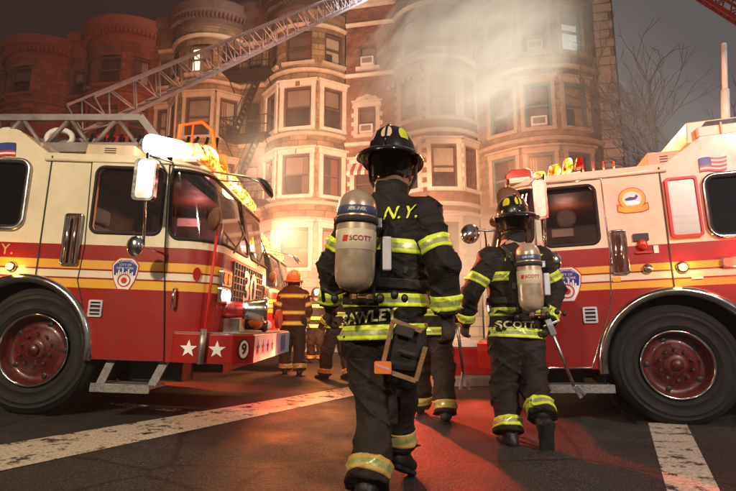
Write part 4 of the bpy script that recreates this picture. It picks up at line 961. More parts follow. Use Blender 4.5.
def wrinkle(P, amp, sd=0.0, f=1.0):
    x, y, z = P[:, 0] * f + sd, P[:, 1] * f - sd, P[:, 2] * f
    w = np.sin(17 * z + 2.2 * np.sin(7 * x + 5 * y + sd) + 3 * x) * np.sin(6 * x - 8 * y + 1.5 * np.sin(4 * z + sd))
    w2 = np.sin(31 * z + 11 * x + 2.5 * np.sin(9 * y - 6 * x)) * np.sin(13 * y + 9 * x + 2 * np.sin(8 * z))
    w3 = np.abs(np.sin(9 * z - 8 * x + 5 * y + 2 * np.sin(5 * z + 6 * y)))
    w4 = np.abs(np.sin(13 * z + 9 * x - 4 * y + 2.6 * np.sin(3.5 * x + 6 * z - sd)))
    w5 = np.abs(np.sin(27 * z - 17 * x + 8 * y + 2.2 * np.sin(8 * x + 11 * z + sd))); w6 = np.abs(np.sin(22 * z + 21 * x - 12 * y + 2 * np.sin(9 * y - 7 * z)))
    g = .5 + .5 * np.sin(5 * z + 7 * x - 6 * y + sd)
    return amp * (.7 * w + .4 * w2 - 1.8 * (1 - w3) ** 7 - 1.8 * (1 - w4) ** 8 - 1.1 * g * (1 - w5) ** 5 - 1.1 * (1 - g) * (1 - w6) ** 5)
def snets(fn, lo, hi, h):
    lo, hi = NA(lo), NA(hi); n = np.ceil((hi - lo) / h).astype(int) + 1
    g = np.stack(np.meshgrid(*[lo[i] + h * np.arange(n[i]) for i in range(3)], indexing='ij'), -1).reshape(-1, 3)
    F = fn(g).reshape(n); S_ = F < 0
    acc = np.zeros((*(n - 1), 3)); cnt = np.zeros(n - 1)
    quads = []
    E = []
    for ax in range(3):
        sl0 = [slice(None)] * 3; sl1 = [slice(None)] * 3; sl0[ax] = slice(0, -1); sl1[ax] = slice(1, None)
        f0, f1 = F[tuple(sl0)], F[tuple(sl1)]; cr = (f0 < 0) != (f1 < 0); I = np.argwhere(cr)
        t = f0[cr] / (f0[cr] - f1[cr]); pos = I.astype(float); pos[:, ax] += t
        b_, c_ = [(1, 2), (2, 0), (0, 1)][ax]
        for db in (0, 1):
            for dc in (0, 1):
                J = I.copy(); J[:, b_] -= db; J[:, c_] -= dc
                ok = (J >= 0).all(1) & (J < n - 1).all(1); Jk = J[ok]
                np.add.at(acc, tuple(Jk.T), pos[ok]); np.add.at(cnt, tuple(Jk.T), 1)
        E.append((ax, b_, c_, I, f0[cr] < 0))
    idx = -np.ones(n - 1, int); M = cnt > 0; idx[M] = np.arange(M.sum())
    vs = lo + (acc[M] / cnt[M][:, None]) * h
    fs = []
    for ax, b_, c_, I, ins in E:
        ok = (I[:, b_] > 0) & (I[:, c_] > 0) & (I[:, b_] < n[b_] - 1) & (I[:, c_] < n[c_] - 1); I = I[ok]; ins = ins[ok]
        def g_(db, dc):
            J = I.copy(); J[:, b_] -= db; J[:, c_] -= dc; return idx[tuple(J.T)]
        q = np.stack([g_(1, 1), g_(0, 1), g_(0, 0), g_(1, 0)], 1); q[~ins] = q[~ins][:, ::-1]; fs.append(q)
    return vs, np.concatenate(fs)
def npmesh(name, vs, fs, m, parent, off, smooth=True):
    me = bpy.data.meshes.new(name); me.from_pydata((vs - NA(off)).tolist(), [], fs.tolist()); me.materials.append(MATS[m])
    me.polygons.foreach_set('use_smooth', [smooth] * len(me.polygons)); o = bpy.data.objects.new(name, me); COL.objects.link(o); o.parent = parent; return o
def hit(sdf, O, D, rmax, n=56):
    """march from O+D*rmax back towards O; distance of the first inside sample"""
    O = np.atleast_2d(NA(O)); D = np.atleast_2d(NA(D)); N_ = max(len(O), len(D)); O = np.broadcast_to(O, (N_, 3)); D = np.broadcast_to(D, (N_, 3))
    ts = np.linspace(rmax, 0, n); res = np.full(N_, -1.0)
    for t in ts:
        m_ = (res < 0) & (sdf(O + D * t) < 0); res[m_] = t
    res[res < 0] = 0; hi = res + rmax / (n - 1); lo = res.copy()
    for _ in range(7):
        md = (lo + hi) / 2; s_ = sdf(O + D * md[:, None]) < 0; lo = np.where(s_, md, lo); hi = np.where(s_, hi, md)
    return lo
LIME = [(.0, .30, 0), (.30, .70, 1), (.70, 1.0, 0)]
def band(name, parent, off, sdf, c, ax, ref, w, rmax, mats=('lime_tape', 'silver_tape'), thick=.006, n=72, a0=0, a1=360, rows=LIME):
    c, ax, ref = NA(c), NA(ax), NA(ref); ax = ax / np.linalg.norm(ax); u = ref - ax * (ref @ ax); u /= np.linalg.norm(u); v = np.cross(ax, u)
    full = a1 - a0 >= 360; m_ = n if full else n + 1
    A = np.radians(a0 + (a1 - a0) * np.arange(m_) / n); D = np.cos(A)[:, None] * u + np.sin(A)[:, None] * v
    ts = [0.0]; mi = []
    for x, y, q in rows: k = 2; ts += [x + (y - x) * (i + 1) / k for i in range(k)]; mi += [q] * k
    rings = []
    def ring(t, ex):
        O = c + ax * (t - .5) * w; r_ = hit(sdf, O, D, rmax); return O + D * (r_ + ex)[:, None]
    rings.append(ring(0, -.006)); rings += [ring(t, thick) for t in ts]; rings.append(ring(1, -.006)); mi = [0] + mi + [0]
    vs = np.concatenate(rings); fs = []; fm = []
    for k in range(len(rings) - 1):
        for j in range(m_ if full else m_ - 1):
            fs.append((k * m_ + j, k * m_ + (j + 1) % m_, (k + 1) * m_ + (j + 1) % m_, (k + 1) * m_ + j)); fm.append(mi[k])
    b = MB(); b.v = [tuple(p) for p in vs - NA(off)]; b.fc = fs; b.mi = fm; b.sm = [True] * len(fs)
    return b.build(name, list(mats), parent)
def strap(name, parent, off, sdf, pts, D, w, m, ex=.012, k=8):
    """ribbon laid on the surface; pts world, projected along D"""
    P = [NA(p) for p in pts]; Q = []
    for a, b_ in zip(P[:-1], P[1:]): Q += [a + (b_ - a) * i / k for i in range(k)]
    Q.append(P[-1]); Q = np.array(Q); D = NA(D) / np.linalg.norm(D); O = Q + D * .35
    r_ = hit(sdf, O, -D, .0001) * 0; ts = hit(sdf, Q - D * .12, D, .5); S_ = Q - D * .12 + D * (ts + ex)[:, None]
    T_ = np.gradient(S_, axis=0); sd = np.cross(T_, D); sd /= np.linalg.norm(sd, axis=1)[:, None]
    b = MB(); vs = []
    for p, s_ in zip(S_, sd): vs += [tuple(p - s_ * w / 2 - NA(off)), tuple(p + s_ * w / 2 - NA(off)), tuple(p + s_ * w / 2 - D * .012 - NA(off)), tuple(p - s_ * w / 2 - D * .012 - NA(off))]
    n = len(S_); b.add(vs, [(4 * i + j, 4 * i + (j + 1) % 4, 4 * i + 4 + (j + 1) % 4, 4 * i + 4 + j) for i in range(n - 1) for j in range(4)])
    return b.build(name, m, parent)
def coat_text(name, parent, off, sdf, txt, size, O, U, Vv, D, m, shear=0, bold=.0, space=1.05, sx=1.0):
    vs, fs = text2d(txt, size, bold, shear, space, fine=.02); O, U, Vv, D = NA(O), NA(U), NA(Vv), NA(D)
    P = np.array([O + U * a * sx + Vv * b_ for a, b_ in vs]); ts = hit(sdf, P - D * .15, D, .5); S_ = P - D * .15 + D * (ts + .013)[:, None] - NA(off)
    b = MB(); b.add([tuple(p) for p in S_], fs); return b.build(name, m, parent)

def fabric(name, col):
    m = mat(name, col, .72, var=.45, scale=7, spec=.3); nt = m.node_tree; b = nt.nodes['Principled BSDF']
    n1 = noise(nt, 6, 2, rough=.4, stretch=(1, 1, 1.7)); n1.inputs['Distortion'].default_value = 1.2; n2 = noise(nt, 190, 2)
    r = ramp(nt, n1.outputs[0], [(.36, (0,) * 3), (.48, (.8,) * 3), (.52, (.85,) * 3), (.66, (.2,) * 3)])
    b1 = nt.nodes.new('ShaderNodeBump'); b1.inputs['Strength'].default_value = .45; b1.inputs['Distance'].default_value = .014; b2 = nt.nodes.new('ShaderNodeBump'); b2.inputs['Strength'].default_value = .35; b2.inputs['Distance'].default_value = .004
    nt.links.new(r.outputs[0], b1.inputs['Height']); nt.links.new(n2.outputs[0], b2.inputs['Height']); nt.links.new(b1.outputs[0], b2.inputs['Normal']); nt.links.new(b2.outputs[0], b.inputs['Normal'])
fabric('coat_fabric', (.016, .012, .010)); fabric('trouser_fabric', (.022, .015, .011)); fabric('orange_lit_fabric', (.09, .03, .018)); fabric('dark_blue_fabric', (.02, .02, .03))
mat('lime_tape', (.72, .88, .04), .38, var=.10, scale=30); mat('silver_tape', (.40, .46, .16), .3, .2, var=.25, scale=40); mat('orange_tape', (.62, .40, .10), .45, var=.15, scale=20)
mat('gloves', (.045, .03, .02), .7, bump=.3); mat('boot_leather', (.015, .014, .013), .5, bump=.2); mat('skin', (.42, .22, .15), .55, scale=10); mat('hair', (.03, .02, .015), .6)
mat('helmet_shell', (.012, .010, .010), .22, coat=.6, scale=12); mat('earflap', (.018, .015, .014), .8); mat('collar_tan', (.30, .18, .10), .8, bump=.3)
mat('tank_shell', (.52, .40, .29), .3, .35, var=.3, scale=8, coat=.3); mat('tank_label', (.60, .52, .38), .4); mat('tank_blue', (.07, .08, .16), .35); mat('webbing', (.03, .026, .022), .7, scale=30, bump=.3, bscale=200)
mat('brass', (.3, .17, .10), .4, 1); mat('pouch_strap', (.26, .14, .06), .6, var=.3, scale=20, bump=.3); mat('sticker_pink', (.62, .35, .35), .35); mat('sticker_cream', (.65, .52, .38), .35); mat('sticker_lime', (.6, .62, .03), .35)
mat('grey_name', (.85, .80, .36), .5, var=.2, scale=40)

def orth(f):
    f = V(f).normalized(); r = f.cross(V((0, 0, 1))).normalized(); return r, f, r.cross(f)
def helmet(parent, off, c, yaw, tilt, sc=1.12, rear=('sticker_pink', 'sticker_cream', 'sticker_lime'), m='helmet_shell'):
    """traditional leather-style helmet; local x forward"""
    Mx = Matrix.Translation(V(c) - V(off)) @ Matrix.Rotation(yaw, 4, 'Z') @ Matrix.Rotation(tilt, 4, 'Y') @ Matrix.Scale(sc, 4)
    F = lambda p: Mx @ V(p)
    def dome(t, p, o=0):   # t 0 top..1 rim, p angle
        rad = math.sin(t * math.pi / 2) ** .9; rid = 1 + .022 * abs(math.cos(4 * p)) ** 6 * (t > .08)
        return V(((.150 + o) * rad * rid * math.cos(p), (.122 + o) * rad * rid * math.sin(p), (.178 + o) * math.cos(t * math.pi / 2) ** .85))
    N, K = 64, 14; b = MB(F); b.smooth = True
    b.add([dome(i / K, 2 * math.pi * j / N) for i in range(K + 1) for j in range(N)], [(i * N + j, i * N + (j + 1) % N, (i + 1) * N + (j + 1) % N, (i + 1) * N + j) for i in range(K) for j in range(N)])
    h = b.build('helmet', m, parent)
    b = MB(F); b.smooth = True; vs = []
    for lay in (0, 1):
        for k in range(6):
            for j in range(N):
                p = 2 * math.pi * j / N; rear_ = max(0, -math.cos(p)); front = max(0, math.cos(p)); s_ = abs(math.sin(p))
                w = .045 + .085 * rear_ ** 1.6 + .03 * front; q = k / 5
                vs.append(V(((.150 + w * q) * math.cos(p), (.122 + (w * .8) * q) * math.sin(p), .004 - .045 * q * q * (rear_ ** .8 + .25) + .015 * q * s_ - .006 * lay - .008 * (k == 5) * lay)))
    fs = [(o + i * N + j, o + i * N + (j + 1) % N, o + (i + 1) * N + (j + 1) % N, o + (i + 1) * N + j) for o in (0, 6 * N) for i in range(5) for j in range(N)] + [(5 * N + j, 5 * N + (j + 1) % N, 11 * N + (j + 1) % N, 11 * N + j) for j in range(N)]
    b.add(vs, fs); b.build('helmet_brim', m, h)
    b = MB(F); b.tube([dome(t, p_, .004) for p_, ts in ((0, np.linspace(.95, 0, 10)), (math.pi, np.linspace(0, .95, 10))) for t in ts], .006, 6); b.build('crest_ridge', m, h, smooth=True)
    # rear and side reflective trapezoids
    for a, mm in zip((math.pi - .80, math.pi, math.pi + .80), rear):
        b = MB(F); vs = []
        for i in range(5):
            t = .50 + .30 * i / 4; hw = (.12, .21, .24, .24, .17)[i]
            for j in range(5): vs.append(dome(t, a - hw + 2 * hw * j / 4, .0035 + .004 * 0))
        b.add(vs, [(i * 5 + j, i * 5 + j + 1, (i + 1) * 5 + j + 1, (i + 1) * 5 + j) for i in range(4) for j in range(4)]); b.build('reflective_patch', mm, h, smooth=True)
    # front shield plate, eye shield
    b = MB(F); b.plate([[(-.05, .0), (.05, .0), (.065, .09), (.03, .13), (0, .12), (-.03, .13), (-.065, .09)]], .006, lambda u, v, d: V((.158 - v * .15 + d, u, v + .01))); b.build('front_shield', 'sticker_cream', h)
    # neck and ear cover
    b = MB(F); b.smooth = True; vs = []
    for i in range(6):
        for j in range(33):
            p = R(60 + 240 * j / 32); q = i / 5; vs.append(V(((.122 - .015 * q) * math.cos(p), (.104 - .01 * q + .01 * math.sin(9 * p) * q) * math.sin(p), .01 - .115 * q)))
    b.add(vs, [(i * 33 + j, i * 33 + j + 1, (i + 1) * 33 + j + 1, (i + 1) * 33 + j) for i in range(5) for j in range(32)]); b.build('ear_cover', 'earflap', h)
    b = MB(F); b.tube([(.02, .125, .0), (.03, .118, -.09), (.05, .07, -.17), (.06, 0, -.19), (.05, -.07, -.17), (.03, -.118, -.09), (.02, -.125, 0)], .009, 6); b.build('chin_strap', 'webbing', h, smooth=True)
    return h
def hand(parent, off, wr, d, palm, side, sc=1.0, h=.0055, curl=1.0, m='gloves'):
    """gloved hand: palm slab, four bent fingers, thumb from the side of the palm"""
    d = V(d).normalized(); pn = V(palm); pn = (pn - d * pn.dot(d)).normalized(); s = d.cross(pn) * side
    wr = V(wr); pr = []
    def w(x, y, z): return wr + (d * x + s * y + pn * z) * sc
    for y, L_, r_ in ((.030, .070, .0125), (.010, .080, .013), (-.010, .075, .0125), (-.029, .060, .0115)):
        a = w(.095, y, .0); c1, c2, c3 = .35 * curl, .95 * curl, 1.5 * curl
        p1 = w(.095 + L_ * .45 * math.cos(c1), y * 1.05, L_ * .45 * math.sin(c1)); q = L_ * .35
        p2 = p1 + (d * q * math.cos(c2) + pn * q * math.sin(c2)) * sc; q = L_ * .28; p3 = p2 + (d * q * math.cos(c3) + pn * q * math.sin(c3)) * sc
        pr += [(a, p1, r_ + .001, r_), (p1, p2, r_, r_ * .95), (p2, p3, r_ * .95, r_ * .85)]
    th = [w(.03, .028, .006), w(.062, .058, .022), w(.092, .062, .040)]
    def f(P):
        D_ = rcone(P, w(.02, 0, 0), w(.088, 0, 0), .040 * sc, .046 * sc, n=pn, k=1.9)
        D_ = smin(D_, rcone(P, w(-.05, 0, 0), w(.01, 0, 0), .044 * sc, .036 * sc), .02)
        D_ = smin(D_, rcone(P, th[0], th[1], .017 * sc, .0155 * sc), .015); D_ = smin(D_, rcone(P, th[1], th[2], .0155 * sc, .013 * sc), .008)
        for a, b_, ra, rb in pr: D_ = smin(D_, rcone(P, a, b_, ra * sc, rb * sc), .004)
        return D_ + wrinkle(P, .0015, 2, 3)
    c = w(.06, 0, .01); vs, fs = snets(f, NA(c) - .15 * sc, NA(c) + .15 * sc, h * sc); return npmesh('glove', vs, fs, m, parent, off)
def boot(parent, off, ank, toe, up, h=.009, sh=None):
    ank, t, u = V(ank), V(toe).normalized(), V(up); u = (u - t * u.dot(t)).normalized(); s = t.cross(u)
    A = lambda x, z, y=0: ank + t * x + u * z + s * y
    def f(P):
        d = rcone(P, (A(-.01, 0) + sh * .15) if sh is not None else A(-.01, .16), A(-.01, .0), .064, .056); d = smin(d, rcone(P, A(-.045, -.045), A(.06, -.045), .042, .043), .04)
        d = smin(d, rcone(P, A(.06, -.04), A(.155, -.052), .044, .040, n=u, k=1.15), .03)
        return np.maximum(d, -((P - NA(A(0, -.088))) @ NA(u))) + wrinkle(P, .002, 1, 2)
    vs, fs = snets(f, NA(ank) - .27, NA(ank) + .27, h); o = npmesh('boot', vs, fs, 'boot_leather', parent, off)
    b = MB(lambda p: A(*p) - V(off)); ol = [(-.092, -.035), (-.07, -.045), (0, -.036), (.09, -.05), (.15, -.046), (.19, -.02), (.192, .02), (.15, .046), (.09, .05), (0, .038), (-.07, .045), (-.092, .035)]
    b.plate([ol], .022, lambda x, y, d: V((x, -.082 - d, y))); b.build('sole', 'black_rubber', o, bevel=.004); return o

def firefighter(J, yaw, label, group=None, h=.012, cat='firefighter', name=None, nametxt='N.Y.', hemtilt=0.0, bands='full', coatm='coat_fabric', sd=0.0, tape=('lime_tape', 'silver_tape'), pouch=False, far=False, nameoff=(0, 0), namesize=.08, ankmat=('orange_tape', 'silver_tape'), rearp=None, headyaw=0, helm='helmet_shell', helmtilt=0.08):
    f = V((math.sin(yaw), math.cos(yaw), 0)); r = V((math.cos(yaw), -math.sin(yaw), 0)); U_ = V((0, 0, 1))
    base = V((J['pelvis'].x, J['pelvis'].y, gz(J['pelvis'].x, J['pelvis'].y))); root = empty('person', Matrix.Translation(base), label, cat, group); off = base
    pe, nk, hd = J['pelvis'], J['neck'], J['head']; sp = (nk - pe).normalized(); waist = pe + sp * .20; chest = pe + sp * .42
    nf = NA(f)
    hem = pe - sp * J.get('hem', .06)
    hn = (sp + r * hemtilt).normalized()
    def torso(P):
        d = rcone(P, hem - sp * .12, waist, .250, .198, n=f, k=1.32); d = smin(d, rcone(P, waist, chest, .198, .222, n=f, k=1.38), .08)
        d = smin(d, rcone(P, J['shl'], J['shr'], .082, .082), .11); d = smin(d, rcone(P, chest, nk - sp * .03, .15, .085), .10)
        d = smin(d, rcone(P, nk - sp * .03, nk + sp * .05, .088, .078), .03)
        return d + wrinkle(P, .010, sd)
    def arm(s_):
        a, e, w_ = J['sh' + s_], J['el' + s_], J['wr' + s_]
        def g(P):
            d = rcone(P, a, e, .088, .076); d = smin(d, rcone(P, e, w_, .075, .068), .03); return d + wrinkle(P, .009, sd + 1.3, 1.25)
        return g
    AL, AR = arm('l'), arm('r')
    def coat(P):
        d = smin(torso(P), np.minimum(AL(P), AR(P)), .035)
        for s_ in 'lr':
            e, w_ = J['el' + s_], J['wr' + s_]; dd = (w_ - e).normalized()
            near = np.linalg.norm(P - NA(w_), axis=1) < .16; cut = (P - NA(w_)) @ NA(dd); d = np.where(near, np.maximum(d, cut), d)
        return np.maximum(d, -((P - NA(hem)) @ NA(hn)))
    pts = np.array([NA(J[k]) for k in ('pelvis', 'neck', 'shl', 'shr', 'ell', 'elr', 'wrl', 'wrr')] + [NA(hem)]); lo = pts.min(0) - .32; hi = pts.max(0) + .32; lo[2] = pts[:, 2].min() - .14; hi[2] = NA(nk)[2] + .14
    vs, fs = snets(coat, lo, hi, h); co = npmesh('coat', vs, fs, coatm, root, off)
    # trousers
    def leg(s_):
        hp, kn, an = J['hip' + s_], J['kn' + s_], J['an' + s_]
        def g(P):
            d = rcone(P, hp, kn, .132, .100); d = smin(d, rcone(P, kn, an, .097, .108), .05); ax_ = (NA(an) - NA(kn)); L2 = np.linalg.norm(ax_); t_ = ((P - NA(kn)) @ (ax_ / L2)) / L2
            return d + wrinkle(P, .011, sd + 2.1 + (s_ == 'l'), .95) - .012 * np.clip(t_ - .25, 0, 1) * np.abs(np.sin(t_ * 13 + 3 * P[:, 0] * 4)) + .004
        return g
    LL, LR = leg('l'), leg('r')
    def trou(P):
        d = smin(LL(P), LR(P), .03); d = smin(d, rcone(P, pe - r * .06, pe + r * .06, .17, .17, n=f, k=1.15), .06)
        for s_ in 'lr':
            kn, an = J['kn' + s_], J['an' + s_]; dd = (an - kn).normalized(); near = np.linalg.norm(P - NA(an), axis=1) < .2
            d = np.where(near, np.maximum(d, (P - NA(an)) @ NA(dd) + .005 * np.sin(40 * P[:, 0] + 30 * P[:, 1])), d)
        return d
    pts = np.array([NA(J[k]) for k in ('pelvis', 'hipl', 'hipr', 'knl', 'knr', 'anl', 'anr')]); vs, fs = snets(trou, pts.min(0) - .22, pts.max(0) + .22, h); tr = npmesh('trousers', vs, fs, 'trouser_fabric', root, off)
    # body: one continuous surface inside the clothes
    hy = yaw + headyaw; hf = V((math.sin(hy), math.cos(hy), 0)); hr = V((math.cos(hy), -math.sin(hy), 0)); Hm = [list(hr), list(hf), [0, 0, 1]]; Hm = np.array(Hm).T
    def body(P):
        d = ellip(P, hd, (.078, .098, .118), Hm); d = smin(d, rcone(P, hd + hf * .02 - U_ * .07, hd + hf * .045 - U_ * .085, .055, .045), .04)
        d = smin(d, rcone(P, hd - U_ * .06 - hf * .01, nk, .058, .062), .03); d = smin(d, ellip(P, hd + hf * .10 - U_ * .012, (.014, .022, .028), Hm), .012)
        for q in (-1, 1):
            d = smin(d, ellip(P, hd + hr * .08 * q - hf * .005 - U_ * .01, (.012, .022, .034), Hm), .008)
            d = np.maximum(d, -(np.linalg.norm(P - NA(hd + hf * .098 + hr * .033 * q + U_ * .018), axis=1) - .014))
        d = smin(d, rcone(P, nk - sp * .06, pe, .12, .13, n=f, k=1.2), .06)
        for s_ in 'lr':
            d = smin(d, rcone(P, J['sh' + s_], J['el' + s_], .05, .042), .04); d = smin(d, rcone(P, J['el' + s_], J['wr' + s_], .042, .03), .02)
            d = smin(d, rcone(P, J['hip' + s_], J['kn' + s_], .085, .06), .05); d = smin(d, rcone(P, J['kn' + s_], J['an' + s_], .058, .045), .02)
        return d
    pts = np.array([NA(J[k]) for k in J if isinstance(J[k], Vector)]); vs, fs = snets(body, pts.min(0) - .16, pts.max(0) + .16, .016 if far else .013); bo = npmesh('body', vs, fs, 'skin', root, off)
    for q in (-1, 1):
        b = MB(lambda p: p - off); b.ball(hd + hf * .088 + hr * .033 * q + U_ * .018, .011, 10); b.build('eye', 'white_vinyl', bo, smooth=True)
    b = MB(lambda p: p - off); b.smooth = True; Mh = Matrix(((hr.x, hf.x, 0), (hr.y, hf.y, 0), (0, 0, 1))); b.ball(hd + V((0, 0, .012)) - hf * .012, (.083, .097, .118), 20, Mh); b.build('hair', 'hair', root)
    # collar: tan lining ring above dark collar
    b = MB(lambda p: p - off); b.smooth = True; N = 36; vs = []
    for lay, (rr_, zz) in enumerate(((.094, -.02), (.098, .04), (.094, .075), (.093, .095), (.080, .097), (.078, .0))):
        for j in range(N):
            a = 2 * math.pi * j / N; vs.append(nk + r * rr_ * math.cos(a) + f * (rr_ * 1.05 * math.sin(a)) + sp * (zz + .012 * math.sin(a) * -1 + .004 * math.sin(5 * a)))
    b.add(vs, [(i * N + j, i * N + (j + 1) % N, (i + 1) * N + (j + 1) % N, (i + 1) * N + j) for i in range(5) for j in range(N)]); b.mi = [0 if q // N < 2 else 1 for q in range(5 * N)]; b.build('collar', [coatm, 'collar_tan'], co)
    rp = rearp or ('sticker_pink', 'sticker_cream', 'sticker_lime')
    helmet(root, off, hd + V((0, 0, .030)) - hf * .01, math.pi / 2 - hy, helmtilt, 1.1, rp, helm)
    # tapes
    def TB(nm, sdf, c, ax, w, rmax, mm=tape, **k): return band('reflective_stripe', co if nm == 'c' else tr, off, sdf, c, ax, f, w, rmax, mm, n=48 if far else 96, **k)
    W_ = .075
    TB('c', torso, pe + sp * .44, sp, W_, .42); TB('c', torso, pe + sp * .155, (sp + r * hemtilt * .6), W_ * .9, .42); TB('c', lambda P: np.maximum(torso(P), -((P - NA(hem)) @ NA(hn)) - .02), hem + hn * .045, hn, W_, .45)
    for s_, AA in (('l', AL), ('r', AR)):
        a, e, w_ = J['sh' + s_], J['el' + s_], J['wr' + s_]; d1 = (e - a).normalized(); d2 = (w_ - e).normalized()
        TB('c', AA, a + (e - a) * .62, d1, W_, .16); TB('c', AA, w_ - d2 * .06, d2, W_, .16)
        hd_ = J.get('hand' + s_, d2); hand(root, off, w_ + d2 * .005, hd_, (-r if s_ == 'r' else r) * .8 + f * .5, 1 if s_ == 'r' else -1, h=.011 if far else .0055)
        kn, an = J['kn' + s_], J['an' + s_]; d3 = (an - kn).normalized()
        TB('t', LL if s_ == 'l' else LR, an - d3 * .075, d3, W_, .24, ankmat)
        boot(root, off, J.get('bt' + s_, an + d3 * .03), J.get('toe' + s_, f), J.get('up' + s_, U_), .014 if far else .009, -d3)
    D = -f
    if nametxt and not far: coat_text('coat_lettering', co, off, coat, 'F.D.N.Y.', .10, chest + sp * .185 + r * .02, r, sp, D, 'lime_tape', shear=.25, bold=.001)
    if name:
        coat_text('name_lettering', co, off, coat, name, namesize, hem + hn * .118 + r * nameoff[0] + sp * nameoff[1], (r - sp * hemtilt).normalized(), hn, D, 'grey_name', bold=.0025, space=1.08)
    return root, dict(coat=coat, torso=torso, trou=trou, r=r, f=f, sp=sp, pe=pe, hem=hem, nk=nk, chest=chest, off=off, co=co, tr=tr, LR=LR, LL=LL)

def air_pack(T, top, bot, rad, label, group):
    """worn cylinder with valve, harness plate, straps; T from firefighter()"""
    top, bot = V(top), V(bot); ax = (bot - top).normalized(); L_ = (bot - top).length; D = -T['f']
    root = empty('air_pack', Matrix.Translation((top + bot) / 2), label, 'air pack', group); off = (top + bot) / 2; F = lambda p: V(p) - off
    prof = [(0, 0), (rad * .38, rad * .07), (rad * .70, rad * .28), (rad * .92, rad * .60), (rad, rad * 1.0)]
    b = MB(F); b.smooth = True; b.lathe(prof + [(rad, L_ - rad * .9), (rad * .93, L_ - rad * .45), (rad * .70, L_ - rad * .12), (rad * .35, L_), (rad * .2, L_ + .01)], top, ax, 40); cy = b.build('cylinder', 'tank_shell', root)
    def ring(z0, z1, ex, mm, nm, par=cy):
        b = MB(F); b.smooth = True; b.lathe([(rad + .0005, z0 - .002), (rad + ex, z0), (rad + ex, z1), (rad + .0005, z1 + .002)], top, ax, 40); return b.build(nm, mm, par)
    ring(L_ * .20, L_ * .275, .0022, 'tank_blue', 'cylinder_band'); ring(L_ * .43, L_ * .62, .0018, 'tank_label', 'cylinder_label')
    s1 = ring(L_ * .30, L_ * .355, .010, 'webbing', 'cylinder_strap', root); 
    rr = ax.cross(D).normalized() * -1; vv = -ax; cD = (D - ax * D.dot(ax)).normalized(); rr = vv.cross(cD).normalized()
    # view direction: towards the camera, so the label faces it
    cD = (V((0, 0, .9)) - (top + bot) / 2); cD = (cD - ax * cD.dot(ax)).normalized(); rr = vv.cross(cD).normalized()
    def wrap(u, v, z, ex): a = u / rad; return F(top + ax * (z - v) + (cD * math.cos(a) + rr * math.sin(a)) * (rad + ex))
    b = MB(); put_text(b, 'SCOTT', .034, lambda u, v: wrap(u + .022, v, L_ * .52, .004), bold=.0004); b.build('label_lettering', 'dark_red_lens', cy)
    b = MB(); b.plate([[(-.068, -.015), (-.043, -.015), (-.038, .015), (-.063, .015)]], 0, lambda u, v, d: wrap(u, v, L_ * .52, .0035)); b.build('label_mark', 'red_vinyl', cy)
    b = MB(); put_text(b, 'AIR-PAK', .024, lambda u, v: wrap(u, v, L_ * .24, .0045)); b.build('band_lettering', 'white_vinyl', cy)
    # valve + hoses + buckle
    v0 = bot + ax * .01; b = MB(F); b.lathe([(.018, 0), (.022, .01), (.022, .03), (.014, .04), (0, .04)], v0, ax, 14); b.tube([v0 + ax * .02, v0 + ax * .02 + rr * .06], .012, 10); b.lathe([(.02, 0), (.024, .01), (.024, .03), (.02, .035), (0, .035)], v0 + ax * .02 + rr * .06, rr, 12); b.build('valve', 'brass', root, smooth=False)
    q = top + ax * L_ * .33 + rr * (rad + .012); b = MB(F); b.box(q, (.03, .03, .05)); b.build('strap_buckle', 'steel', root, bevel=.004)
    # back plate between tank and coat
    Ti = T['f']; b = MB(F); mid = lambda z, x: top + ax * L_ * z + Ti * (rad * .9) + rr * x
    for x in (-.05, .05): b.bar(mid(.15, x), mid(1.12, x), .035, .03, Ti)
    for z in (.2, .62, 1.08): b.bar(mid(z, -.09), mid(z, .09), .05, .03, Ti)
    b.build('back_frame', 'black_plastic', root)
    b = MB(F); p = top + ax * L_ * .98 + Ti * .05
    b.tube([p + rr * .06, p + rr * .11 - ax * .1, p + rr * .115 - ax * .25, p + rr * .11 - ax * .33 + Ti * .07], .011, 8)
    b.tube([p - rr * .05, p - rr * .12 + ax * .03, p - rr * .20 - ax * .0 + Ti * .05, p - rr * .22 + ax * .06 + Ti * .12], .010, 8); b.build('hose', 'black_rubber', root, smooth=True)
    b = MB(F)
    for x, z, m_ in ((.12, 1.06, .022), (-.10, 1.08, .02), (.19, 1.02, .020), (.24, 1.05, .018)): b.ball(top + ax * L_ * z + rr * x + Ti * .02, (m_, m_, m_ * 1.2), 10)
    b.build('regulator', 'black_plastic', root, smooth=True)
    b = MB(F); b.box(top + ax * L_ * .62 + rr * (rad + .045) + Ti * .03, (.045, .04, .17)); b.build('gauge_module', 'pale_metal', root, bevel=.008)
    P0 = T['nk']; r = T['r']; pe, sp = T['pe'], T['sp']
    strap('shoulder_strap', root, off, T['torso'], [P0 - r * .13 + sp * -.03, T['chest'] - r * .12, pe + sp * .26 - r * .11], D, .045, 'webbing', .014)
    strap('shoulder_strap', root, off, T['torso'], [T['chest'] + r * .02 - sp * .05, pe + sp * .30 + r * .16, pe + sp * .26 + r * .2], D, .035, 'webbing', .014)
    band('waist_belt', root, off, T['torso'], pe + sp * .245, sp, T['f'], .05, .42, ('webbing', 'webbing'), .014)
    return root
A_ = at
def shift(J, **k): J.update(k); return J
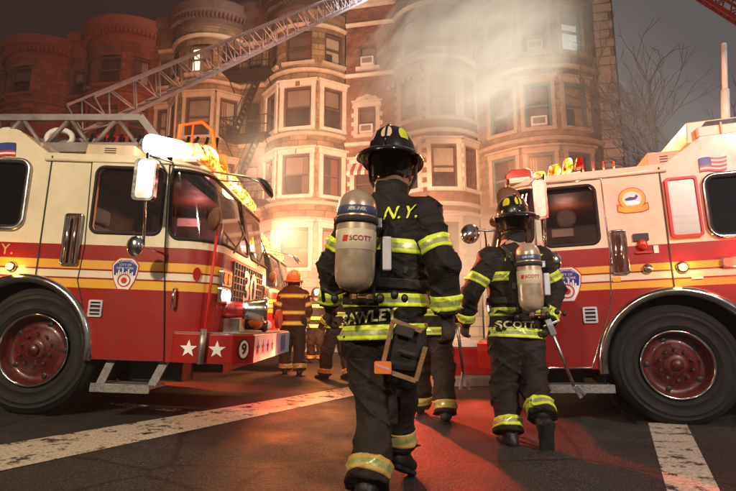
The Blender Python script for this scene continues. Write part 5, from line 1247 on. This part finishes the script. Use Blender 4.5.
# 1: the big firefighter walking away in the middle
J1 = dict(head=A_(392, 166, 2.74), neck=A_(391, 199, 2.72), pelvis=A_(384, 330, 2.74), shl=A_(354, 216, 2.82), shr=A_(424, 214, 2.62), ell=A_(333, 264, 2.90), elr=A_(443, 266, 2.56), wrl=A_(330, 304, 3.02), wrr=A_(447, 314, 2.60),
          hipl=A_(366, 348, 2.78), hipr=A_(398, 346, 2.72), knl=A_(377, 413, 2.74), knr=A_(399, 405, 3.02), anl=A_(366, 486, 2.52), anr=A_(398, 446, 3.08), hem=.055,
          btl=A_(366, 500, 2.50), toel=V((.25, .75, -.60)), upl=V((.1, .6, .7)), btr=A_(402, 451, 3.08), toer=V((.42, .75, -.35)), upr=V((.2, .3, .9)))
f1, T1_ = firefighter(J1, R(22), 'firefighter in black coat and trousers walking away in the centre foreground', 'firefighters walking away', h=.011, name='FRAWLEY', hemtilt=-.10, nameoff=(-.05, 0), headyaw=R(-8), sd=.3)
p1 = air_pack(T1_, A_(358, 190, 2.43), A_(354, 291, 2.42), .098, 'silver air cylinder on the back of the centre foreground firefighter', 'air packs worn by firefighters')
# pouch with tan straps and orange tag on the right hip
r, f, sp = T1_['r'], T1_['f'], T1_['sp']; off = T1_['off']
hp = A_(404, 347, 2.50)
root = empty('hip_pouch', Matrix.Translation(hp), 'black hip pouch with tan straps and orange tag on the centre firefighter', 'pouch')
Fp = lambda u, v, d: V((u * .96, -u * .20, v)) * .84 + V((-.25, -.95, .1)) * d
b = MB(); b.plate([[(-.10, -.13), (.085, -.15), (.125, .02), (.10, .12), (-.06, .14)]], .10, lambda u, v, d: Fp(u, v, -d + .02)); b.build('bag', 'earflap', root, bevel=.03)
b = MB(); b.bar(Fp(-.04, .10, .05), Fp(.07, .07, .05), .05, .02, Fp(0, 0, 1)); b.bar(Fp(-.03, -.02, .05), Fp(.08, -.05, .05), .02, .015, Fp(0, 0, 1)); b.build('pouch_flap', 'webbing', root, bevel=.006)
b = MB()
def sb(pts, w=.022, d=.035):
    for (a, c), (e, g) in zip(pts[:-1], pts[1:]):
        b.bar(Fp(a, c, d), Fp(e, g, d), w, .006, Fp(0, 0, 1))
sb([(-.055, .15), (-.125, -.13), (.075, -.19), (.135, .0)]); sb([(-.055, .15), (.02, .12), (.115, .09)], .024, .037)
b.build('tan_strap', 'pouch_strap', root)
b = MB(); b.plate([rrect(-.165, -.155, -.065, -.085, .008, 2)], .012, lambda u, v, d: Fp(u, v, .052 - d)); tg = b.build('orange_tag', 'orange_paint', root)
b = MB(); b.plate([[(-.155, -.112), (-.075, -.137), (-.075, -.122), (-.155, -.097)]], 0, lambda u, v, d: Fp(u, v, .0535)); b.build('tag_stripe', 'sticker_pink', tg)
# 2: the one on the right
J2 = dict(head=A_(512, 222, 4.16), neck=A_(513, 243, 4.16), pelvis=A_(516, 333, 4.12), shl=A_(489, 259, 4.10), shr=A_(540, 258, 4.20), ell=A_(471, 293, 4.10), elr=A_(556, 290, 4.22), wrl=A_(466, 322, 4.25), wrr=A_(548, 322, 4.05),
          hipl=A_(505, 346, 4.10), hipr=A_(528, 346, 4.12), knl=A_(504, 394, 4.12), knr=A_(535, 390, 4.02), anl=A_(510, 433, 4.00), anr=A_(543, 417, 3.86), hem=.05,
          btl=A_(510, 436, 4.0), toel=V((-.15, 1, 0)), btr=A_(544, 426, 3.83), toer=V((.0, .35, -.9)), upr=V((0, .9, .35)))
f2, T2_ = firefighter(J2, R(-16), 'firefighter in black coat at right, walking away beside the right truck door', 'firefighters walking away', h=.013, name='SCOTTO', hemtilt=.02, nameoff=(-.055, -.005), sd=1.1, namesize=.078, ankmat=('lime_tape', 'silver_tape'), rearp=('sticker_lime', 'sticker_lime', 'sticker_cream'), headyaw=R(10))
p2 = air_pack(T2_, A_(527, 243, 3.86), A_(532, 311, 3.84), .093, 'silver air cylinder on the back of the firefighter at right', 'air packs worn by firefighters')
# axe-like forcible entry tool in the right hand
a, c = A_(548, 322, 4.0), A_(574, 386, 3.98); root = empty('forcible_entry_tool', Matrix.Translation(a), 'steel entry bar hanging from the right hand of the firefighter at right', 'tool')
F = lambda p: V(p) - a
b = MB(F); b.tube([a, c], .013, 10); b.build('shaft', 'steel', root, smooth=True)
d = (c - a).normalized(); s_ = V((.9, 0, .35)).normalized(); b = MB(F); b.bar(a - d * .02, a + d * .11, .05, .05); b.bar(a + d * .02 - s_ * .05, a + d * .02 + s_ * .09, .03, .02); b.build('adze_head', 'steel', root, bevel=.005)
b = MB(F); b.bar(c, c + d * .10 + s_ * .02, .014, .03); b.bar(c + s_ * .01, c + d * .09 + s_ * .055, .014, .026); b.build('fork', 'steel', root, bevel=.003)
# long pole tool standing between the two groups
a, c = A_(459, 338, 5.0), A_(463, 372, 5.0); root = empty('forcible_entry_tool', Matrix.Translation(a), 'forked steel bar held low between the two foreground firefighters', 'tool'); F = lambda p: V(p) - a
b = MB(F); b.tube([a + V((-.02, 0, .12)), a, c], .016, 8); b.build('shaft', 'steel', root, smooth=True)
b = MB(F); b.bar(c, c + V((-.03, 0, -.17)), .022, .03); b.bar(c + V((.0, 0, .02)), c + V((.06, 0, -.17)), .022, .03); b.build('fork', 'steel', root, bevel=.004)
# 3-6: generic standing / walking poses
def pose(x, y, yaw, H=1.80, stride=.12, arm=(.15, .1), lift=0):
    f = V((math.sin(yaw), math.cos(yaw), 0)); r = V((math.cos(yaw), -math.sin(yaw), 0)); g = gz(x, y); k = H / 1.8
    P = lambda a, b_, z: V((x, y, g)) + (r * a + f * b_) * k + V((0, 0, z * k))
    return dict(head=P(0, .05, 1.64), neck=P(0, .0, 1.47), pelvis=P(0, 0, .93), shl=P(-.19, 0, 1.40), shr=P(.19, 0, 1.40), ell=P(-.27, -.03, 1.12), elr=P(.27, -.03, 1.12), wrl=P(-.22, arm[0], .95), wrr=P(.22, arm[1], .95),
                hipl=P(-.10, 0, .88), hipr=P(.10, 0, .88), knl=P(-.115, stride * .6 + .03, .50), knr=P(.115, -stride * .3, .50), anl=P(-.125, stride, .08), anr=P(.125, -stride, .08), btl=P(-.125, stride, .10), btr=P(.125, -stride, .10), hem=.07)
x3 = at(431, 340, 5.1); firefighter(pose(x3.x, 5.1, R(5), 1.68, .22), R(5), 'firefighter half hidden behind the centre one, striped trouser legs and boots showing', 'firefighters walking away', h=.016, far=True, sd=2)
x4 = at(293, 330, 8.8); J4 = pose(x4.x, 8.8, R(-10), 1.74, .10, (.25, .05)); f4, T4_ = firefighter(J4, R(-10), helm='orange_paint', coatm='orange_lit_fabric', label='firefighter seen from behind beside the left bumper, bathed in orange light', group='firefighters in the background', h=.018, far=True, sd=3, tape=('orange_tape', 'lime_tape'))  # orange light put into this figure's coat, tape and helmet colours
x5 = at(338, 330, 8.3); firefighter(pose(x5.x, 8.3, R(-60), 1.72, .18), R(-60), 'firefighter turned left, mostly hidden behind the centre one', 'firefighters in the background', h=.018, far=True, sd=4)
x6 = at(316, 330, 12.0); firefighter(pose(x6.x, 12.0, R(170), 1.70, .05), R(170), 'small distant firefighter in the glow beyond the left bumper', 'firefighters in the background', h=.02, far=True, sd=5, coatm='coat_fabric', helm='helmet_shell')
# ------------------------------------------------------------------ light
w = bpy.data.worlds.new('World'); SC.world = w; w.use_nodes = True; nt = w.node_tree; bg = nt.nodes['Background']
sky = nt.nodes.new('ShaderNodeTexSky'); sky.sky_type = 'NISHITA'; sky.sun_disc = False; sky.sun_elevation = R(24); sky.sun_rotation = R(205)
tc = nt.nodes.new('ShaderNodeTexCoord'); sp = nt.nodes.new('ShaderNodeSeparateXYZ'); nt.links.new(tc.outputs['Generated'], sp.inputs[0])
mr = nt.nodes.new('ShaderNodeMapRange'); mr.inputs[1].default_value = -.35; mr.inputs[2].default_value = .55; nt.links.new(sp.outputs[0], mr.inputs[0])
n = nt.nodes.new('ShaderNodeTexNoise'); n.inputs['Scale'].default_value = 3.5; n.inputs['Detail'].default_value = 6; nt.links.new(tc.outputs['Generated'], n.inputs['Vector'])
ma = nt.nodes.new('ShaderNodeMath'); ma.operation = 'MULTIPLY_ADD'; ma.inputs[1].default_value = .75; nt.links.new(n.outputs[0], ma.inputs[0]); nt.links.new(mr.outputs[0], ma.inputs[2])
rp = ramp(nt, ma.outputs[0], [(.22, (.010, .005, .006)), (.55, (.020, .011, .010)), (.80, (.06, .056, .056)), (1.0, (.105, .10, .10))])
mx = nt.nodes.new('ShaderNodeMix'); mx.data_type = 'RGBA'; mx.blend_type = 'ADD'; mx.inputs[0].default_value = .0015
nt.links.new(rp.outputs[0], mx.inputs[6]); nt.links.new(sky.outputs[0], mx.inputs[7]); nt.links.new(mx.outputs[2], bg.inputs[0]); bg.inputs[1].default_value = 1.0
def lamp(name, kind, loc, col, power, aim=None, size=.15, angle=90, blend=.5, smooth=.1):
    l = bpy.data.lights.new(name, kind); l.color = col; l.energy = power
    if kind == 'SUN': l.angle = R(smooth)
    else: l.shadow_soft_size = size
    if kind == 'SPOT': l.spot_size = R(angle); l.spot_blend = blend
    o = bpy.data.objects.new(name, l); COL.objects.link(o); o.location = loc
    if aim is not None: o.rotation_euler = (V(aim) - V(loc)).to_track_quat('-Z', 'Y').to_euler()
    return o
lamp('sun', 'SUN', (-4, -8, 8), (1, .80, .62), .30, (0, 5, 0), smooth=3)
# street lamps on this side of the road, behind the photographer
lamp('street_lamp_light', 'SPOT', (-3.5, -3.0, 5.2), (1, .80, .54), 2500, (-2.6, 4.5, 1.6), size=.25, angle=66, blend=.8)
lamp('street_lamp_light', 'SPOT', (4.5, -3.5, 5.5), (1, .84, .76), 2600, (2.8, 4.5, 1.4), size=.25, angle=58, blend=.8)
# floodlights and beacons of the trucks, with added unseen fill spots among them
LW = lambda x, y, z: TL_.matrix_world @ TLf(V((x, y, z)))
RW = lambda x, y, z: TR_.matrix_world @ TRf(V((x, y, z)))
BW_ = lambda x, y, z: TB_.matrix_world @ TBf(V((x, y, z)))
lamp('flood_and_fill_beam', 'SPOT', LW(1.45, 1.7, 3.0), (1, .77, .50), 13500, FP(-1.5, 0, 6), size=.2, angle=74, blend=1)
lamp('flood_and_fill_beam', 'SPOT', (3.4, 8.8, 2.2), (1, .78, .52), 5500, FP(3.0, 0, 1.6), size=.3, angle=62, blend=1)  # unseen spot added behind the right truck to brighten the lower fronts
lamp('flood_and_fill_beam', 'SPOT', FP(13.2, 9.5, 3), (1, .94, .80), 46000, FP(4.0, 4.6, 12.3), size=.3, angle=40, blend=1)  # invented side spot, out of view, put in to light the smoke
lamp('flood_and_fill_beam', 'SPOT', (3.9, 9.4, 2.5), (1, .90, .72), 16000, FP(4.4, 3, 14), size=.3, angle=50, blend=1)  # another unseen spot, added to brighten the smoke from below
lamp('flood_and_fill_beam', 'SPOT', (4.2, 9.2, 2.4), (.9, .9, 1), 2600, (13.6, 19.5, 7), size=.3, angle=45, blend=1)  # unseen spot added so that the bare trees stand out
lamp('beacon_beam', 'SPOT', BW_(1.5, 1.2, 2.9), (1, .26, .16), 7500, FP(-6, 0, 8), size=.2, angle=125, blend=1)
lamp('beacon_beam', 'SPOT', RW(1.0, 1.4, 3.0), (1, .30, .13), 5000, FP(3, 0, 6), size=.2, angle=100, blend=1)
lamp('beacon_beam', 'SPOT', (-.8, -2.5, 4.2), (1, .22, .13), 2000, RW(.1, 0, 2.75), size=.15, angle=26, blend=1)
lamp('beacon_beam', 'SPOT', RW(1.4, 1.9, 2.7), (1, .42, .20), 3200, LW(1.6, 1.2, 2.0), size=.1, angle=27, blend=1)
for q, c, p in ((LW(1.5, .5, 2.75), (1, .36, .08), 25), (LW(1.6, 2.0, 2.7), (1, .36, .10), 50)): lamp('beacon_glow', 'POINT', q, c, p, size=.1)
lamp('beacon_glow', 'POINT', BW_(1.9, 1.2, 2.7), (1, .34, .10), 380, size=.15)
lamp('beacon_glow', 'POINT', BW_(2.3, .1, 1.7), (1, .26, .07), 350, size=.1)
lamp('beacon_glow', 'POINT', RW(1.1, 1.0, 2.9), (1, .30, .10), 160, size=.15)
lamp('beacon_glow', 'POINT', RW(-.2, .6, 2.95), (1, .30, .16), 60, size=.1)
lamp('red_flasher', 'SPOT', (-.35, 9.0, 1.7), (1, .07, .03), 3000, (1.05, 4.3, 0), size=.05, angle=25, blend=.6)
lamp('red_flasher', 'SPOT', RW(1.85, 1.9, .65), (1, .08, .03), 60, (.6, 4.2, 0), size=.05, angle=80, blend=.6)
lamp('red_flasher', 'POINT', LW(2.05, 1.2, .45), (1, .08, .03), 25, size=.05)
lamp('red_flasher', 'SPOT', (-4.5, 8.6, 2.4), (1, .08, .03), 1500, (-1.2, 4.9, 0), size=.05, angle=50, blend=.4)
for yy in (.31, 2.19):
    lamp('headlight_beam', 'SPOT', LW(1.66, yy, 1.12), (1, .9, .75), 60, LW(6, yy + .3, .4), size=.05, angle=75, blend=.8)
lamp('beacon_beam', 'SPOT', LW(1.6, 2.2, 2.7), (1, .50, .28), 1500, (.1, 2.75, 1.6), size=.1, angle=17, blend=1)
lamp('beacon_beam', 'SPOT', LW(1.6, 2.4, 2.4), (1, .20, .08), 2500, (1.15, 4.1, 1.2), size=.1, angle=20, blend=1)
lamp('side_lamp_glow', 'POINT', LW(-.27, -.12, 1.29), (1, .5, .1), 2.2, size=.03)
lamp('side_lamp_glow', 'POINT', RW(-.126, -.12, 1.385), (1, .5, .1), 3, size=.03)
lamp('side_lamp_glow', 'POINT', RW(-.6, -.16, 1.41), (1, .06, .03), 6, size=.04)
lamp('cab_lamp', 'POINT', RW(.7, .9, 2.1), (1, .5, .35), 10, size=.1)
lamp('cab_lamp', 'POINT', LW(.9, 1.3, 2.1), (1, .30, .30), 8, size=.1)
# ------------------------------------------------------------------ smoke
def smoke(name, c, r, dens, axis_dir, col, seed, label=None):
    m = bpy.data.materials.new(name); m.use_nodes = True; nt = m.node_tree; nt.nodes.clear()
    out = nt.nodes.new('ShaderNodeOutputMaterial'); pv = nt.nodes.new('ShaderNodeVolumePrincipled'); pv.inputs['Color'].default_value = (*col, 1)
    pv.inputs['Anisotropy'].default_value = .2
    tc = nt.nodes.new('ShaderNodeTexCoord'); ln = nt.nodes.new('ShaderNodeVectorMath'); ln.operation = 'LENGTH'; nt.links.new(tc.outputs['Object'], ln.inputs[0])
    n = nt.nodes.new('ShaderNodeTexNoise'); n.inputs['Scale'].default_value = 3.0; n.inputs['Detail'].default_value = 7; n.inputs['Roughness'].default_value = .72; n.inputs['Distortion'].default_value = 1.2
    mp = nt.nodes.new('ShaderNodeMapping'); mp.inputs['Location'].default_value = (seed, seed * 2, 0); mp.inputs['Scale'].default_value = (1.0, 1, 1.25)
    nt.links.new(tc.outputs['Object'], mp.inputs[0]); nt.links.new(mp.outputs[0], n.inputs['Vector'])
    fo = nt.nodes.new('ShaderNodeMapRange'); fo.inputs[1].default_value = .35; fo.inputs[2].default_value = 1.0; fo.inputs[3].default_value = .17; fo.inputs[4].default_value = -.34; nt.links.new(ln.outputs['Value'], fo.inputs[0])
    ad = nt.nodes.new('ShaderNodeMath'); ad.operation = 'ADD'; nt.links.new(n.outputs[0], ad.inputs[0]); nt.links.new(fo.outputs[0], ad.inputs[1])
    mr = nt.nodes.new('ShaderNodeMapRange'); mr.inputs[1].default_value = .49; mr.inputs[2].default_value = .70; mr.inputs[3].default_value = 0; mr.inputs[4].default_value = dens; nt.links.new(ad.outputs[0], mr.inputs[0])
    nt.links.new(mr.outputs[0], pv.inputs['Density']); nt.links.new(pv.outputs[0], out.inputs['Volume'])
    b = MB(); b.smooth = True; b.ball((0, 0, 0), 1.0, 24); o = b.build(name, m); 
    q = V(axis_dir).to_track_quat('X', 'Z'); o.matrix_world = Matrix.LocRotScale(V(c), q, V(r))
    return tag(o, label, 'smoke', kind='stuff')
smoke('smoke', FP(4.8, 3.4, 11.6), (10.5, 2.1, 6.2), 1.4, (.75, -.15, .66), (.90, .86, .78), 3.1, 'pale smoke pouring from the upper windows and drifting over the corner house')
smoke('smoke', (2.4, 13.5, 3.0), (6.5, 2.6, 3.2), .55, (1, 0, .1), (.95, .90, .82), 5.2, 'low glowing smoke between the trucks')
smoke('smoke', (-1.9, 11.6, 2.4), (2.6, 1.7, 1.9), .10, (1, 0, .2), (.95, .88, .8), 7.7, 'orange lit smoke hanging round the truck behind the left one')
m = bpy.data.materials.new('haze'); m.use_nodes = True; nt = m.node_tree; nt.nodes.clear(); out = nt.nodes.new('ShaderNodeOutputMaterial'); pv = nt.nodes.new('ShaderNodeVolumePrincipled')
pv.inputs['Color'].default_value = (.9, .85, .8, 1); pv.inputs['Density'].default_value = .0032; nt.links.new(pv.outputs[0], out.inputs['Volume'])
b = MB(); b.box2((-48, -9, -1.3), (48, 34, 22)); tag(b.build('haze', m), 'thin smoky air over the street', 'haze', kind='stuff')
